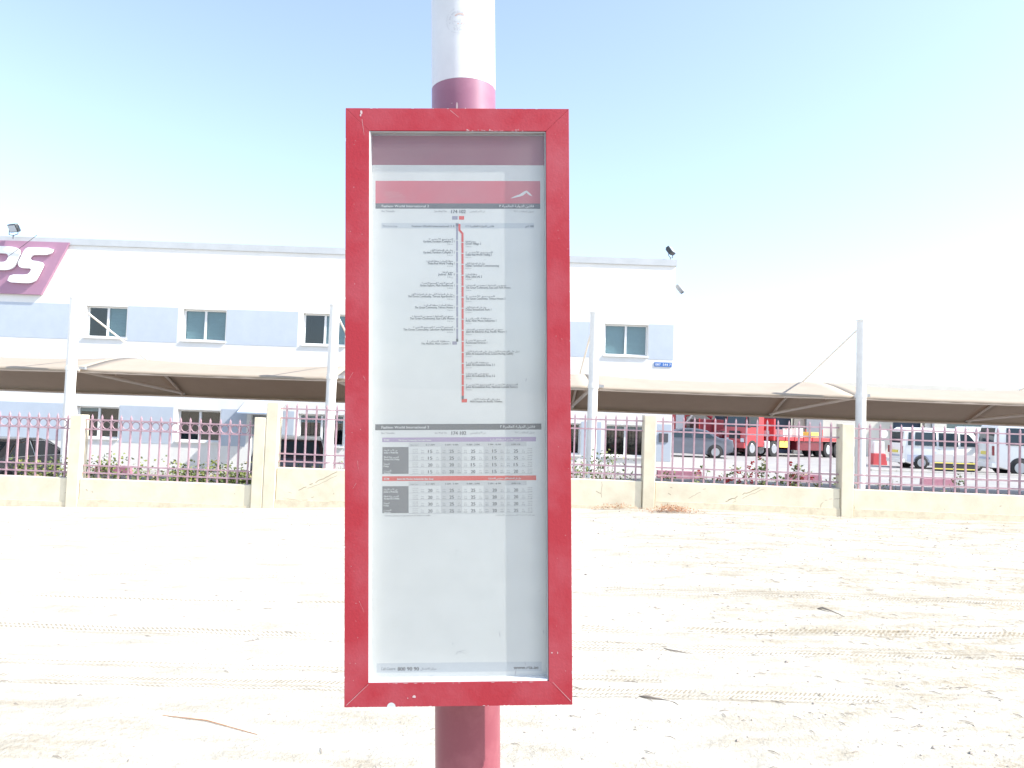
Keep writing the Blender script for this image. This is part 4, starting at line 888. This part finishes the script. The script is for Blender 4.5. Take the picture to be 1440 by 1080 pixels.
# frequency tables
pr('purple_bar', [(537.5, 618.3, 753.5, 624.6)], C_PUR); pr('red_bar', [(537.5, 672.3, 753.5, 678.9)], C_BR)
shd = []; lines = []; dk = []
NUM = [[(15, 15, 20, 15), (25, 25, 20, 20), (25, 25, 15, 20), (15, 15, 15, 15), (25, 25, 15, 20)], [(20, 20, 30, 20), (25, 25, 25, 25), (25, 25, 25, 25), (20, 20, 20, 20), (20, 20, 20, 25)]]
for tbl, y0 in ((0, 625), (1, 679.6)):
    shd += [(574.5, y0, 619.5, y0+6.3), (649.5, y0, 679.5, y0+6.3), (709.5, y0, 740, y0+6.3)]
    dk.append((537.8, y0+6.6, 574.3, y0+44)); 
    for c in (0, 2): shd.append((619.6+60*c/2, y0-0, 649.4+60*c/2, y0+44))
    ry = [y0+12.8+9.5*k for k in range(4)]
    for r_ in ry: lines.append((574.6, r_+3.2, 748, r_+3.6))
    T('Nights / Days 4', 577, 588, y0+4.8, .0034, tg)
    for c, lab in enumerate(('5-7 AM', '6 AM - 9 AM', '9 AM - 3 PM', '3 PM - 8 PM', '8 PM + N')): xc = 604.5+30.1*c; T(lab, xc-(6 if c in (0, 4) else 9), xc+(6 if c in (0, 4) else 9), y0+4.8, .0042, tx, .0003)
    for k, r_ in enumerate(ry):
        for q in range(3): T(['05:10 23:00', '06:12 22:15', '05:55 21:40'][q], 580, 587.5, r_-2.4+q*2.6, .0023, tg)
        for q in range(3): T(['23:00', '22:15', '21:40'][q], 741.5, 748, r_-2.4+q*2.6, .0023, tg)
        for c in range(5):
            xc = 604.5+30.1*c; T(str(NUM[tbl][c][k]), xc-3.0, xc+3.0, r_+2.3, .0084, tx, .0004)
            for s in (-1, 1): T('from' if s < 0 else 'to', xc+s*10.6-1.9, xc+s*10.6+(1.9 if s < 0 else 1), r_-.6, .0026, tg); T('0%d:30' % (5+c), xc+s*10.6-2.2, xc+s*10.6+2.2, r_+2.4, .0028, tg)
    for k, (a, b_) in enumerate((('\u0645\u0646 \u0627\u0644\u0623\u062d\u062f \u0644\u0644\u0623\u0631\u0628\u0639\u0627\u0621', 'Sunday to Wednesday'), ('\u0627\u0644\u062e\u0645\u064a\u0633 \u0648\u0644\u064a\u0644\u0629 \u0627\u0644\u0639\u0637\u0644\u0629', 'Thursday & Eve of Holiday'), ('\u0627\u0644\u062c\u0645\u0639\u0629', 'Friday'), ('\u0627\u0644\u0633\u0628\u062a', 'Saturday'))):
        w_ = (20, 22, 7, 10)[k]; T(a, 539.5, 539.5+w_*.85+2, ry[k]-.6, .0042, tw, .0002, ar=True); T(b_, 539.5, 539.5+w_, ry[k]+2.6, .0042, tw, .0002)
pr('column_shading', shd, C_G1, 1); pr('row_lines', lines, C_G2, 2); pr('day_column', dk, C_DK2, 2)
T('F102', 540, 547, 623.2, .005, tw, .0004); T('The Green Community, East Lake Homes', 560, 606, 623.2, .0046, tw, .0003); T(ARW[1]+' '+ARW[3], 689, 732, 623.0, .0046, tw, .0003, ar=True)
T('F174', 540, 547, 677.4, .005, tw, .0004); T('Jebel Ali Market Industrial, Bus Stop', 558, 609, 677.4, .0046, tw, .0003); T(ARW[2]+' '+ARW[0], 686, 732, 677.2, .0046, tw, .0003, ar=True)
T('* All times shown are approximate and subject to traffic', 540, 605, 728, .0036, tg); T(ARW[2]+' '+ARW[0], 697, 752, 728, .0036, tg, ar=True)
T('Call Centre', 536, 556, 940.5, .007, tg); T('800 90 90', 559, 588.5, 941.5, .0092, tx, .0006); T('\u0645\u0631\u0643\u0632 \u0627\u0644\u0627\u062a\u0635\u0627\u0644', 591, 613, 940.5, .0056, tg, ar=True); T('www.rta.ae', 720.5, 755, 941, .0088, tx, .0007)
tx.build('printed_text', C_TX, sheet); tg.build('small_printed_text', C_TG, sheet); tw.build('white_printed_text', C_WT, sheet)
# dirt marks and scratches on the glass front
gm = MB()
def gsc(x0, y0, x1, y1, w_):
    a = Vector((shx(x0), shz(y0))); b = Vector((shx(x1), shz(y1))); d = (b-a).normalized(); n_ = Vector((-d.y, d.x))*w_; gm.poly([(q.x, .0062, q.y) for q in (a-n_*.3, (a+b)/2-n_, b-n_*.2, b+n_*.2, (a+b)/2+n_, a+n_*.3)])
gsc(701, 886, 702, 894, .0007); gsc(724, 938, 722, 947, .0008); gsc(736, 926, 737, 933, .0006); gsc(740, 536, 739, 541, .0008); gsc(636, 900, 637, 904, .0006); gsc(762, 884, 763, 890, .0006)
for k in range(14): x = random.uniform(540, 760); y = random.uniform(240, 950); gsc(x, y, x+random.uniform(-4, 4), y+random.uniform(-4, 4), .0003)
for k in range(9): gsc(640+random.uniform(0, 18), 914+random.uniform(-4, 4), 640+random.uniform(0, 18), 914+random.uniform(-4, 4), .0003)
gm.build('dirt_marks', mat('glass_dirt', (.26, .26, .28), .8), cs)
